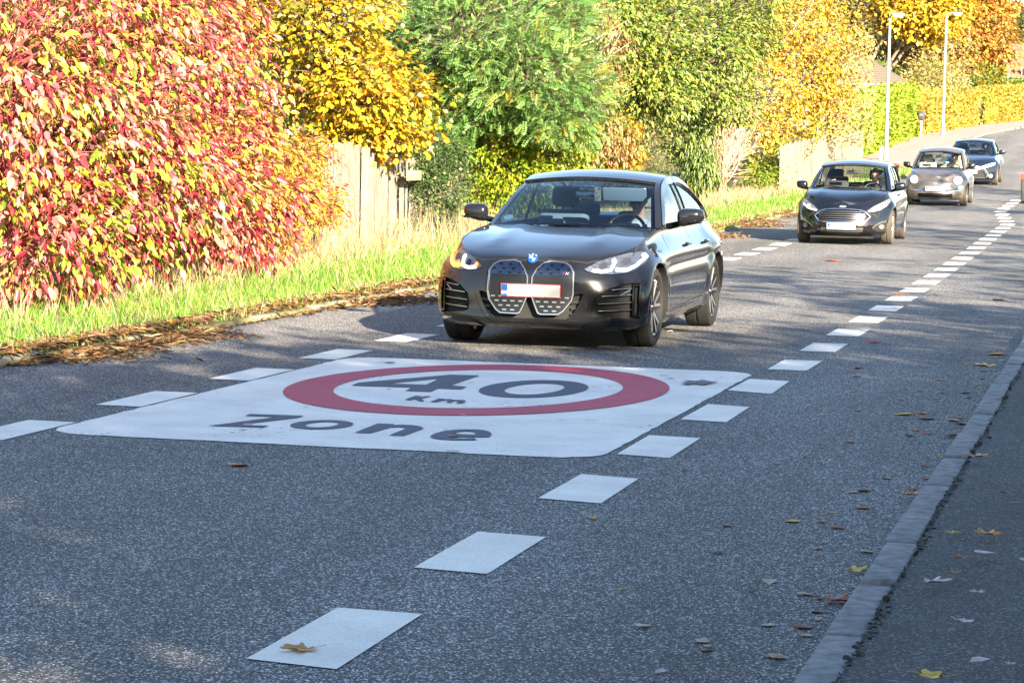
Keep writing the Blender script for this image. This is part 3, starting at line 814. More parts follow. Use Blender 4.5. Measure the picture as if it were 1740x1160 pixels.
# ------------------------------------------------------------ the large dark grey coupe-like saloon
M_grey = mat('graphite_metallic', (.0105, .011, .0135), .18, metal=.1, coat=1)
for _m in (M_grey,):
    _m.node_tree.nodes['Principled BSDF'].inputs['Coat IOR'].default_value = 1.42; _m.node_tree.nodes['Principled BSDF'].inputs['Specular IOR Level'].default_value = .12
M_navyb = mat('dark_car_paint', (.004, .0045, .007), .2, metal=.1, coat=1)
M_taupe = mat('taupe_metallic', (.15, .13, .115), .35, metal=.5, coat=1)
M_roofm = mat('dark_roof', (.05, .05, .055), .2, metal=.6, coat=1)
M_bluegrid = mat('grille_upper_panel', (.006, .012, .035), .25, coat=.8)

bmw = dict(L=4.78, W=[(0,.885),(.4,.895),(.85,.922),(1.5,.905),(2.5,.90),(3.3,.91),(3.72,.93),(4.3,.88),(4.78,.80)],
  zS=[(0,.70),(.15,.735),(.35,.785),(.6,.84),(1.0,.915),(1.5,.965),(2,.98),(3,.99),(3.7,1.01),(4.4,1.01),(4.78,.98)],
  yS=[(0,.90),(.5,.875),(1.0,.86),(1.5,.86),(2,.87),(3,.86),(4,.82),(4.78,.84)],
  zC=[(0,.715),(.08,.745),(.2,.785),(.4,.84),(.7,.90),(1.0,.945),(1.35,.985),(1.6,1.0),(3.8,1.0),(4.3,1.05),(4.78,1.0)],
  zB=[(0,.185),(.3,.165),(.8,.16),(3.5,.19),(4.78,.28)],
  prof=[(0,.90),(.06,.955),(.2,.985),(.45,1.0),(.7,.985),(1,.93)],
  nose=[(0,.10),(.05,.03),(.12,.0),(.3,.012),(.7,.02),(.88,.035),(.95,.06),(1,.10)],
  tail=[(0,.15),(.2,.03),(.6,.0),(1,.08)], Lf=.74, LfT=[(0,.50),(.5,.52),(.8,.66),(1,.78)], Lr=.5, se=(1.8, 2.7), axles=(.86, 3.716), wr=.335, tw=.24, track=.775, rimr=.243, rim='sport',
  rail=[(0,1.60,.775,.965),(1,1.85,.715,1.12),(2,2.15,.645,1.285),(2.6,2.36,.615,1.355),(3.2,2.65,.60,1.40),(4,3.05,.59,1.405),(5,3.55,.595,1.35),(6,3.98,.62,1.235),(7,4.36,.66,1.085),(7.5,4.55,.68,1.02)],
  bow=[(0,.30),(2.3,.14),(3.5,.08),(5,-.05),(7.5,-.12)], crown=[(0,.03),(2.3,.045),(4,.05),(7.5,.02)],
  ks=(0,2.45,5.0,7.2), kA=.75, kB=3.7, kC=6.4, tub=(1.66, 4.0), pil=.935, frame=.055, crease=(.62,.012),
  seatS=2.45, dash=(1.75, .955), dw=.66, mirror=(1.93,.86,1.075), msize=(.235,.15),
  ridges=[(.42,.09,.010,.35,1.75)], silvermirror=True, gap=.04, wipers=[])
kid = [(.012,.34),(.022,.56),(.055,.655),(.105,.722),(.155,.735),(.285,.725),(.335,.69),(.362,.64),(.366,.46),(.352,.40),(.285,.325),(.24,.295),(.09,.292),(.06,.305)]
kid = [(.015,.45),(.018,.60),(.05,.665),(.10,.72),(.15,.733),(.28,.722),(.325,.695),(.358,.645),(.364,.47),(.350,.41),(.285,.325),(.245,.298),(.10,.295),(.075,.305),(.045,.37)]
intake = [(x*1.06+.015, z) for x, z in [(.50,.445),(.57,.505),(.66,.545),(.745,.56),(.792,.555),(.800,.33),(.785,.262),(.70,.268),(.56,.285),(.495,.31),(.487,.36)]]
lower = [(-.30,.255),(.30,.255),(.375,.30),(.43,.40),(.455,.46),(.42,.472),(.30,.44),(-.30,.44),(-.42,.472),(-.455,.46),(-.43,.40),(-.375,.30)]
bmw['cuts'] = [(intake, .06), (lower, .05)]
bmw['yaw'] = R_(-.6)
car, S1, pj, body = make_car('grey_saloon_car', 'dark grey metallic four-door car with large double oval grille, nearest of the line', -4.81, 20.62, bmw, dict(paint=M_grey, glass=M_glass, seat=M_seat, sglass=M_glassd))
if True:
    # kidney grille: black backing, blue-black upper panel, studs, bright rims
    for sg in (-1, 1):
        K = kid if sg > 0 else mirror_poly(kid)
        a = MB(); pj.solid(a, K, 'front', .012, .03); g_ = a.build('grille', M_black, car)
        cxk, czk = sg*.19, .51
        Ki = [(cxk+(x-cxk)*.955, czk+(z-czk)*.97) for x, z in K]
        b = MB(); Ko = [(cxk+(x-cxk)*1.0, czk+(z-czk)*1.0) for x, z in K]
        def ins(f): return [(cxk+(x-cxk)*f, czk+(z-czk)*f) for x, z in K]
        pj.solid(b, [ins(1.01), ins(.968)], 'front', .024, .02, step=.05); b.build('grille_frame', M_satin, g_, True)
        u = [(x, max(z, .615)) for x, z in ins(.95)]
        up = [p for p in u]
        up = []
        I = ins(.95)
        for i in range(len(I)):
            p, q = I[i], I[(i+1) % len(I)]
            if p[1] >= .615: up.append(p)
            if (p[1]-.615)*(q[1]-.615) < 0:
                t = (.615-p[1])/(q[1]-p[1]); up.append((p[0]+(q[0]-p[0])*t, .615))
        c = MB(); pj.solid(c, up, 'front', .016, .006); c.build('grille_panel', M_bluegrid, g_)
        d = MB()
        for r_, zz in enumerate((.70, .665, .632)):
            for j in range(4):
                x = .06+.085*j+(.0 if r_ % 2 else .03)
                if x < .33-(.05 if r_ == 0 else 0) and x > (.08 if r_ == 0 else .05): pj.solid(d, [(sg*x-.014, zz-.006), (sg*x+.014, zz-.006), (sg*x+.014, zz+.004), (sg*x-.014, zz+.004)], 'front', .021, .008, 0)
        for r_, zz in enumerate((.435, .398, .360, .325)):
            for j in range(6):
                x = .04+.068*j+(.034 if r_ % 2 else 0)
                lo = .065+(.43-zz)*.1; hi = .335-(.43-zz)*.65
                if lo < x < hi: pj.solid(d, [(sg*x-.017, zz-.005), (sg*x+.017, zz-.005), (sg*x+.017, zz+.006), (sg*x-.017, zz+.006)], 'front', .022, .01, 1)
        d.build('grille_studs', [M_gloss, M_satin], g_)
        # headlight
        HL = [(.475,.672),(.50,.655),(.565,.640),(.66,.632),(.745,.640),(.80,.665),(.845,.72),(.866,.775),(.845,.80),(.80,.808),(.74,.80),(.66,.775),(.56,.735)]
        HX = lambda x: .43+(x-.475)*1.12
        HL = [(HX(x), z) for x, z in HL]
        H = HL if sg > 0 else mirror_poly(HL)
        a = MB(); pj.solid(a, H, 'front', .004, .02); h_ = a.build('headlight', M_lampg if sg > 0 else M_lampd, car, True, 25)
        b = MB(); pj.solid(b, [[(sg*.655+(x-sg*.655)*1.03, .71+(z-.71)*1.07) for x, z in H], H], 'front', .0055, .01, step=.05); b.build('headlight_surround', M_gloss, h_)
        for (lx, lz) in ((.60, .695), (.735, .735)):
            q = MB(); pj.solid(q, circ(sg*HX(lx), lz, .034, 18), 'front', .010, .01, 0); q.build('lamp_lens', M_gloss if sg < 0 else M_lampd, h_, True)
            q = MB(); pj.solid(q, [circ(sg*HX(lx), lz, .034, 18), circ(sg*HX(lx), lz, .030, 18)], 'front', .013, .004, 0); q.build('lamp_ring', M_lampg, h_)
        st = MB()
        for pts, mi in (([(.655,.752),(.668,.728),(.655,.668),(.60,.655),(.535,.662)], 0), ([(.815,.79),(.838,.765),(.80,.700),(.755,.668),(.685,.672)], 1)):
            P = [(sg*HX(x), z) for x, z in pts]
            pj.strip(st, P, .020 if mi == 0 or sg > 0 else .024, 'front', .015, .008, 0 if (mi == 0 or sg > 0) else 1, step=.02)
        st.build('light_strip', [M_drl, M_amb], h_)
        if sg < 0:
            q = MB(); pj.solid(q, [(-HX(-x), z) for x, z in [(-.86,.775),(-.845,.725),(-.80,.672),(-.75,.645),(-.685,.645),(-.70,.70),(-.76,.76),(-.80,.80),(-.85,.797)]], 'front', .0065, .006); q.build('indicator_glow', M_ambd, h_, True)
            q = MB(); pj.solid(q, circ(-HX(.53), .683, .018, 14), 'front', .012, .01); q.build('indicator_bulb', M_ambd, h_)
        # intakes: slats, upright duct
        f = MB()
        for zz, x0, x1 in ((.505,.60,.735),(.452,.535,.735),(.39,.51,.735),(.33,.51,.735)):
            P = [(sg*(x0*1.06+.015), zz), (sg*(x1*1.06+.015), zz+.012)]
            pj.strip(f, P, .012, 'front', -.015, .04, 0)
            pj.strip(f, P, .004, 'front', -.008, .006, 1)
        pj.strip(f, [(sg*.715, .458), (sg*.783, .505)], .007, 'front', -.006, .01, 1)
        f.build('intake_slat', [M_gloss, M_satin], car)
        f = MB(); duct = [(sg*(x*1.06+.015), z) for x, z in ((.742,.552),(.790,.550),(.797,.35),(.785,.275),(.742,.285))]
        dc = (sg*.828, .41); di = [(dc[0]+(x-dc[0])*.62, dc[1]+(z-dc[1])*.88) for x, z in duct]
        if sg < 0: duct = duct[::-1]; di = di[::-1]
        pj.solid(f, [duct, di], 'front', .004, .05, 0, step=.04); f.build('air_duct', M_gloss, car, True)
        # splitter blades of the bumper
        e = MB(); P = [(.405,.175),(.52,.235),(.60,.262),(.78,.252),(.815,.262),(.80,.19),(.60,.175)]
        P = [(sg*x, z) for x, z in P]
        if sg < 0: P = P[::-1]
        pj.solid(e, P, 'front', .03, .03); e.build('bumper_blade', M_grey, car, True, 30)
        # side lines
        for (nm, m_, wd, L) in (('door_gap', M_matte, .006, [('side', [(1.62,.93),(1.52,.80),(1.50,.5),(1.56,.26)], sg), ('side', [(2.72,.97),(2.74,.6),(2.70,.27)], sg), ('side', [(3.55,.98),(3.52,.8),(3.38,.62),(3.28,.42),(3.22,.30)], sg), ('side', [(1.56,.26),(3.22,.30)], sg)]),
                                ('sill_trim', M_gloss, .02, [('side', [(1.4,.275),(3.1,.33)], sg)])):
            add_line(car, pj, nm, L, m_, wd)
        for hs in (2.42, 3.30):
            h = MB(); y = pj.hit('side', hs, .82, sg); h.rbox((y.x+sg*.018, hs, .825), (.03, .2, .028), .01); h.build('door_handle', M_grey, car, True)
        v = MB(); pj.solid(v, [(1.27,.60),(1.31,.60),(1.32,.45),(1.36,.36),(1.30,.36),(1.27,.45)][::(-1 if sg > 0 else 1)], 'side', .003, .006, 0, sg); v.build('side_vent', M_gloss, car)
    add_line(car, pj, 'bonnet_gap', [('top', [(-.44,.16),(-.62,.30),(-.745,.47),(-.775,.75),(-.775,1.15),(-.74,1.52)], 1), ('top', [(.44,.16),(.62,.30),(.745,.47),(.775,.75),(.775,1.15),(.74,1.52)], 1), ('top', [(-.44,.16),(-.2,.115),(0,.10),(.2,.115),(.44,.16)], 1)], M_matte, .008, .002)
    # lower lip and centre bright blade
    l = MB(); pj.strip(l, [(-.46,.47),(-.425,.38),(-.37,.285),(-.31,.245),(.31,.245),(.37,.285),(.425,.38),(.46,.47)], .032, 'front', .012, .02, 0); l.build('bumper_blade', M_grey, car, True)
    for sg in (-1, 1):
        l = MB()
        for zz in (.30, .345, .395):
            pj.strip(l, [(sg*.34, zz), (sg*.43, zz+.01)], .018, 'front', -.02, .02, 0)
        l.build('lower_grille', M_black, car)
    # badge
    hb = pj.hit('front', 0, .742); 
    nb = Matrix.Rotation(R_(-28), 4, 'X')
    b = MB(); b.lathe([(0, 0), (0, .041), (-.006, .043), (-.010, .040), (-.010, .0)], 'y', (0, 0, 0), 32)
    bo = b.build('badge', M_bbl, car, True, 30); bo.location = (0, hb.y-.004, .745); bo.rotation_euler = (R_(-20), 0, 0)
    q = MB()
    for a0 in (0, math.pi/2, math.pi, 1.5*math.pi):
        mi = 1 if a0 in (0, math.pi) else 0
        pts = [(0, -.0125, 0)]+[(.025*math.cos(a0+math.pi/2*k/8), -.0125, .025*math.sin(a0+math.pi/2*k/8)) for k in range(9)]
        q.add(pts, [tuple(range(10))], mi)
    q.lathe([(-.0118, .025), (-.0125, .0275), (-.0118, .03)], 'y', (0, 0, 0), 32, mi=1)
    q.build('roundel', [M_wht, M_bbl], bo)
    text_obj('B', 'roundel_letter', (-.024, -.0125, .024), .014, M_text, bo, rot=(math.pi/2, R_(-40), 0)); text_obj('M', 'roundel_letter', (0, -.0125, .031), .014, M_text, bo); text_obj('W', 'roundel_letter', (.026, -.0125, .022), .014, M_text, bo, rot=(math.pi/2, R_(40), 0))
    # M emblem in the right kidney
    e = MB(); yy = pj.hit('front', .27, .63).y-.028
    for k, mi in enumerate((0, 1, 2)):
        x = .245+k*.012; e.add([(x, yy, .622), (x+.009, yy, .622), (x+.018, yy, .645), (x+.009, yy, .645)], [(0, 1, 2, 3)], mi)
    eo = e.build('emblem', [M_bbl, M_blue, M_mred], car); text_obj('M', 'emblem_letter', (.305, yy, .622), .034, M_wht, eo, shear=.3)
    licence_plate(car, pj, 0.01, .487, .505, .112, M_plate)
    # parking disc sticker behind the windscreen, toll tag, sun visor
    def inwin(k, v, d=.03): p = S1.topP(k, v); return Vector((p[0], p[1]+d, p[2]-d*.5))
    st = MB(); p = inwin(.45, -.80, .012); 
    st.lathe([(0, 0), (0, .042), (.003, .042)], 'y', (0, 0, 0), 24); so_ = st.build('parking_disc', mat('sticker', (.25, .42, .48), .6), car); so_.location = p; so_.rotation_euler = (R_(-60), 0, R_(-12))
    v_ = MB(); p = inwin(2.05, .52, .10); v_.rbox((p.x, p.y, p.z-.02), (.40, .02, .13), .01, rx=R_(25)); v_.build('sun_visor', M_seat, car, True)
    v_ = MB(); p = inwin(2.1, -.05, .03); v_.rbox((p.x, p.y, p.z), (.22, .05, .03), .012, rx=R_(30)); v_.build('mirror_console', M_satin, car, True)
    v_ = MB(); p = inwin(2.0, .17, .03); v_.rbox((p.x, p.y+.02, p.z-.06), (.06, .008, .13), .003); v_.build('windscreen_tag', mat('tag_pattern', (.25, .2, .15), .7, noise=.9, nscale=60), car)
    add_line(car, pj, 'wheel_arch_liner', [('side', [(S, .19) for S in (1.3, 1.5)], 1)], M_matte, .01)

# ------------------------------------------------------------ black hatchback
hat = dict(L=3.97, W=[(0,.80),(.4,.835),(.8,.862),(1.5,.855),(2.5,.85),(3.3,.86),(3.97,.78)],
  zS=[(0,.64),(.15,.70),(.35,.80),(.6,.88),(.9,.93),(1.3,.96),(2.5,1.0),(3.3,1.04),(3.97,1.04)],
  yS=[(0,.86),(.5,.86),(1.0,.87),(2,.88),(3,.84),(3.97,.82)],
  zC=[(0,.69),(.08,.73),(.2,.80),(.4,.88),(.7,.95),(.95,.985),(1.3,1.0),(3.4,1.0),(3.97,1.0)],
  zB=[(0,.15),(.3,.14),(3.2,.17),(3.97,.3)],
  prof=[(0,.92),(.08,.96),(.3,.99),(.5,1.0),(.75,.985),(1,.93)],
  nose=[(0,.14),(.08,.05),(.2,.01),(.35,.0),(.6,.03),(.85,.07),(1,.15)],
  tail=[(0,.1),(.3,.0),(1,.1)], Lf=.72, Lr=.4, se=(1.7,2.2), axles=(.80,3.29), wr=.31, tw=.195, track=.745, rimr=.2,
  rail=[(0,1.22,.735,.95),(1,1.5,.68,1.12),(2,1.82,.615,1.30),(2.4,1.98,.595,1.355),(3,2.25,.585,1.40),(4,2.8,.58,1.415),(5,3.35,.575,1.385),(6,3.62,.60,1.25),(7,3.78,.63,1.05)],
  bow=[(0,.28),(2.3,.13),(4,.05),(5,-.06),(7,-.1)], crown=[(0,.035),(2.3,.055),(4,.06),(7,.03)],
  ks=(0,2.3,5.0,6.8), kA=.8, kB=3.6, kC=5.2, tub=(1.30,3.5), pil=.93, frame=.05, crease=(.62,.012),
  seatS=1.95, dash=(1.42,.945), dw=.62, mirror=(1.46,.79,1.02), msize=(.21,.15), ridges=[(.45,.09,.01,.3,1.3)], gap=.045, mslit=False)
hexg = [(-.50,.505),(-.42,.42),(-.36,.40),(.36,.40),(.42,.42),(.50,.505),(.40,.595),(.32,.625),(.0,.64),(-.32,.625),(-.40,.595)]
fogp = [(.52,.30),(.60,.245),(.74,.24),(.775,.36),(.765,.42),(.68,.40),(.57,.35)]
lowg = [(-.42,.31),(-.38,.235),(-.30,.20),(.30,.20),(.38,.235),(.42,.31),(.40,.325),(-.40,.325)]
hat['cuts'] = [(hexg, .04), (lowg, .04), (fogp, .02)]
car, S2, pj, body = make_car('black_hatchback_car', 'small black hatchback with chrome-rimmed six-sided grille, second car of the line', -5.08, 45.95, hat, dict(paint=M_navyb, glass=M_glassl, seat=M_seatd, sglass=M_glassd, tyre=M_tyre_lit, roofm=M_roofm))
a = MB(); gi = [(x*.965, .515+(z-.515)*.90) for x, z in hexg]; pj.solid(a, [[(x*1.01, .515+(z-.515)*1.03) for x, z in hexg], gi], 'front', .014, .03); a.build('grille_frame', M_chrome, car, True)
a = MB()
for zz in (.43, .468, .506, .544, .582):
    hw = .41-abs(zz-.505)*.7; pj.strip(a, [(-hw, zz), (0, zz+.004), (hw, zz)], .014, 'front', .0, .03, 0)
a.build('grille_bars', mat('dark_chrome', (.16, .16, .165), .25, metal=.9), car)
a = MB()
for zz in (.235, .265, .295): pj.strip(a, [(-.37, zz), (.37, zz)], .010, 'front', -.005, .03, 0)
a.build('lower_grille', M_satin, car)
for sg in (-1, 1):
    HL = [(.43,.600),(.47,.582),(.56,.592),(.68,.635),(.76,.70),(.80,.775),(.805,.83),(.77,.82),(.66,.755),(.54,.69)]
    H = HL if sg > 0 else mirror_poly(HL)
    a = MB(); pj.solid(a, H, 'front', .006, .02); h_ = a.build('headlight', M_ford_lamp, car, True, 25)
    b = MB(); pj.solid(b, circ(sg*.63, .66, .04, 20), 'front', .012, .01); b.build('lamp_lens', M_beam, h_)
    b = MB(); pj.strip(b, [(sg*.47, .598), (sg*.60, .622), (sg*.74, .70)], .016, 'front', .012, .008); b.build('light_strip', M_drl, h_)
    b = MB(); pj.solid(b, circ(sg*.68, .325, .045, 20), 'front', .0, .03); fo = b.build('fog_lamp', M_ford_lamp, car, True)
    b = MB(); pj.strip(b, [(sg*x, z) for x, z in ((.53,.30),(.575,.35),(.68,.405),(.765,.425))], .014, 'front', .008, .012); b.build('fog_lamp_trim', M_satin, car, True)
    b = MB(); pj.strip(b, [(sg*x, z) for x, z in ((.43,.24),(.47,.30),(.50,.38))], .02, 'front', .012, .02); b.build('bumper_blade', M_navyb, car, True)
    add_line(car, pj, 'door_gap', [('side', [(1.28,.93),(1.2,.7),(1.22,.25)], sg), ('side', [(2.45,.97),(2.45,.25)], sg)], M_matte, .008)
    h = MB(); y = pj.hit('side', 2.25, .85, sg); h.rbox((y.x+sg*.015, 2.25, .86), (.03, .18, .03), .01); h.build('door_handle', M_navyb, car, True)
add_line(car, pj, 'bonnet_gap', [('top', [(sg*.40,.14), (sg*.62,.28), (sg*.72,.5), (sg*.72,1.1)], 1) for sg in (-1, 1)]+[('top', [(-.40,.14),(0,.10),(.40,.14)], 1)], M_matte, .01, .002)
a = MB(); a.rbox((0, .12, .135), (1.1, .2, .03), .01); a.build('splitter', M_matte, car, True)
a = MB(); a.lathe([(0, 0), (0, 1), (-.12, 1), (-.2, .85), (-.2, 0)], 'y', (0, 0, 0), 32); b_ = a.build('badge', M_chrome, car, True, 30); b_.scale = (.062, .04, .026); b_.location = (0, pj.hit('front', 0, .675).y-.003, .675); b_.rotation_euler = (R_(-20), 0, 0)
a = MB(); a.lathe([(-.21, 0), (-.21, .82)], 'y', (0, 0, 0), 32); b2 = a.build('badge_face', M_blue, b_); text_obj('Ford', 'badge_lettering', (0, -.24, -.35), .8, M_text, b_, ext=.005, sx=.9, shear=.2)
licence_plate(car, pj, .0, .33, .50, .112, M_plateB, edge=M_plateB)

# ------------------------------------------------------------ taupe retro small car
ret = dict(L=3.55, W=[(0,.74),(.35,.79),(.7,.815),(1.5,.81),(2.6,.815),(3.1,.81),(3.55,.70)],
  zS=[(0,.66),(.15,.74),(.35,.83),(.6,.89),(.9,.93),(1.3,.955),(2.5,.99),(3.55,1.0)],
  yS=[(0,.82),(.5,.83),(1.0,.86),(2,.88),(3,.84),(3.55,.8)],
  zC=[(0,.68),(.06,.74),(.2,.82),(.4,.89),(.7,.96),(.95,.995),(1.3,1.0),(3.2,1.0),(3.55,1.0)],
  zB=[(0,.17),(.3,.16),(3.0,.18),(3.55,.3)],
  prof=[(0,.93),(.1,.97),(.35,1.0),(.55,.995),(.8,.96),(1,.9)],
  nose=[(0,.10),(.1,.02),(.25,.0),(.4,.01),(.5,.04),(.75,.055),(1,.13)],
  tail=[(0,.1),(.3,.0),(1,.1)], Lf=.66, Lr=.4, se=(1.75,2.2), axles=(.72,3.02), wr=.29, tw=.185, track=.705, rimr=.19,
  rail=[(0,1.12,.71,.955),(1,1.36,.66,1.13),(2,1.64,.60,1.31),(2.4,1.78,.575,1.375),(3,2.0,.565,1.42),(4,2.4,.56,1.44),(5,2.85,.56,1.40),(6,3.2,.59,1.25),(7,3.4,.62,1.03)],
  bow=[(0,.26),(2.3,.13),(4,.05),(5,-.06),(7,-.1)], crown=[(0,.035),(2.3,.06),(4,.07),(7,.03)],
  ks=(0,2.3,5.0,6.8), kA=.8, kB=4.0, kC=5.4, tub=(1.20,3.2), pil=.93, frame=.05,
  seatS=1.8, dash=(1.3,.95), dw=.6, mirror=(1.36,.77,1.05), msize=(.19,.15), gap=.04, mslit=False, sh=1.02)
rl = [(-.46,.30),(-.44,.22),(.44,.22),(.46,.30),(.43,.335),(-.43,.335)]
ret['cuts'] = [(rl, .04)]
car, S3, pj, body = make_car('taupe_retro_car', 'small taupe rounded retro car with round lit headlamps, third car of the line', -5.18, 68.8, ret, dict(paint=M_taupe, glass=M_glassl, seat=M_seatb, tyre=M_tyre_lit, mirror=M_black))
for sg in (-1, 1):
    n_ = pj.hit('front', sg*.575, .685)
    a = MB(); pj.solid(a, circ(sg*.575, .685, .118, 30), 'front', .008, .02); h_ = a.build('headlight', M_chrome, car, True, 30)
    a = MB(); pj.solid(a, circ(sg*.575, .685, .10, 30), 'front', .022, .02); a.build('lamp_lens', M_beam, h_, True, 30)
    a = MB(); pj.solid(a, circ(sg*.645, .495, .055, 24, .048), 'front', .012, .02); a.build('lower_lamp', M_beam if sg > 0 else M_ford_lamp, car, True)
    a = MB(); pj.strip(a, [(sg*.09, .60), (sg*.32, .605)], .012, 'front', .012, .012); a.build('chrome_whisker', M_chrome, car, True)
    a = MB(); pj.strip(a, [(sg*.33, .40), (sg*.5, .405), (sg*.66, .42)], .03, 'front', .02, .02); a.build('bumper_strip', M_chrome, car, True)
    add_line(car, pj, 'bonnet_gap', [('front', [(sg*.0,.665),(sg*.25,.66),(sg*.37,.62),(sg*.45,.50),(sg*.55,.42)], 1)], M_matte, .009, .002)
    add_line(car, pj, 'door_gap', [('side', [(1.2,.93),(1.14,.7),(1.16,.25)], sg), ('side', [(2.35,.97),(2.4,.25)], sg)], M_matte, .008)
a = MB(); pj.solid(a, circ(0, .60, .07, 28, .042), 'front', .018, .02); a.build('badge', M_satin, car, True)
a = MB()
for zz in (.25, .28, .31): pj.strip(a, [(-.42, zz), (.42, zz)], .012, 'front', -.005, .02, 0)
a.build('lower_grille', M_black, car)
licence_plate(car, pj, .0, .455, .50, .112, M_plateB, edge=M_plateB)

# ------------------------------------------------------------ dark blue car with sharp lamps
jap = dict(L=4.3, W=[(0,.80),(.4,.86),(.85,.892),(1.5,.885),(2.5,.88),(3.4,.89),(4.3,.80)],
  zS=[(0,.66),(.15,.71),(.35,.78),(.6,.85),(1.0,.91),(1.5,.96),(2.5,1.0),(4.3,1.03)],
  yS=[(0,.86),(.5,.86),(1.0,.87),(2,.88),(3,.84),(4.3,.82)],
  zC=[(0,.70),(.08,.735),(.2,.79),(.4,.85),(.8,.93),(1.2,.985),(1.4,1.0),(3.7,1.0),(4.3,1.0)],
  zB=[(0,.17),(.3,.16),(3.5,.18),(4.3,.3)],
  prof=[(0,.92),(.08,.96),(.3,.99),(.5,1.0),(.75,.985),(1,.93)],
  nose=[(0,.12),(.08,.03),(.2,.0),(.4,.01),(.7,.03),(.88,.04),(1,.11)],
  tail=[(0,.1),(.3,.0),(1,.1)], Lf=.78, Lr=.4, se=(1.65,2.2), axles=(.92,3.56), wr=.32, tw=.21, track=.765, rimr=.21,
  rail=[(0,1.42,.755,.96),(1,1.7,.70,1.11),(2,2.0,.63,1.26),(2.5,2.22,.605,1.335),(3,2.45,.595,1.37),(4,3.0,.59,1.385),(5,3.55,.585,1.35),(6,3.9,.61,1.22),(7,4.1,.64,1.04)],
  bow=[(0,.28),(2.3,.13),(4,.05),(5,-.06),(7,-.1)], crown=[(0,.035),(2.3,.05),(4,.06),(7,.03)],
  ks=(0,2.45,5.0,6.8), kA=.8, kB=3.6, kC=5.4, tub=(1.5,3.8), pil=.93, frame=.05,
  seatS=2.15, dash=(1.62,.945), dw=.64, mirror=(1.7,.84,1.05), msize=(.22,.15), gap=.045, mslit=False)
tg = [(-.56,.26),(-.50,.205),(.50,.205),(.56,.26),(.45,.46),(.38,.50),(-.38,.50),(-.45,.46)]
jap['cuts'] = [(tg, .04)]
car, S4, pj, body = make_car('dark_blue_car', 'dark blue car with slanted bright headlamps, last of the line behind the taupe car', -5.32, 85.0, jap, dict(paint=mat('night_blue', (.005, .009, .022), .2, metal=.1, coat=1), glass=M_glass, seat=M_seatd, tyre=M_tyre_lit))
for sg in (-1, 1):
    HL = [(.34,.575),(.45,.565),(.62,.60),(.78,.66),(.80,.73),(.74,.735),(.60,.69),(.40,.62)]
    a = MB(); pj.solid(a, HL if sg > 0 else mirror_poly(HL), 'front', .008, .02); h_ = a.build('headlight', M_beam, car, True)
    a = MB(); pj.strip(a, [(sg*.06, .60), (sg*.34, .585), (sg*.48, .54), (sg*.60, .36), (sg*.54, .27)], .028, 'front', .012, .02); a.build('chrome_trim', M_satin, car, True)
    a = MB(); pj.solid(a, circ(sg*.67, .31, .055, 20), 'front', .012, .02); a.build('fog_lamp', M_beam, car)
    a = MB(); pj.strip(a, [(sg*.0, .255), (sg*.5, .255)], .02, 'front', .0, .03); a.build('lower_grille', M_satin, car)
licence_plate(car, pj, .0, .44, .50, .112, M_plateB, edge=M_plateB)
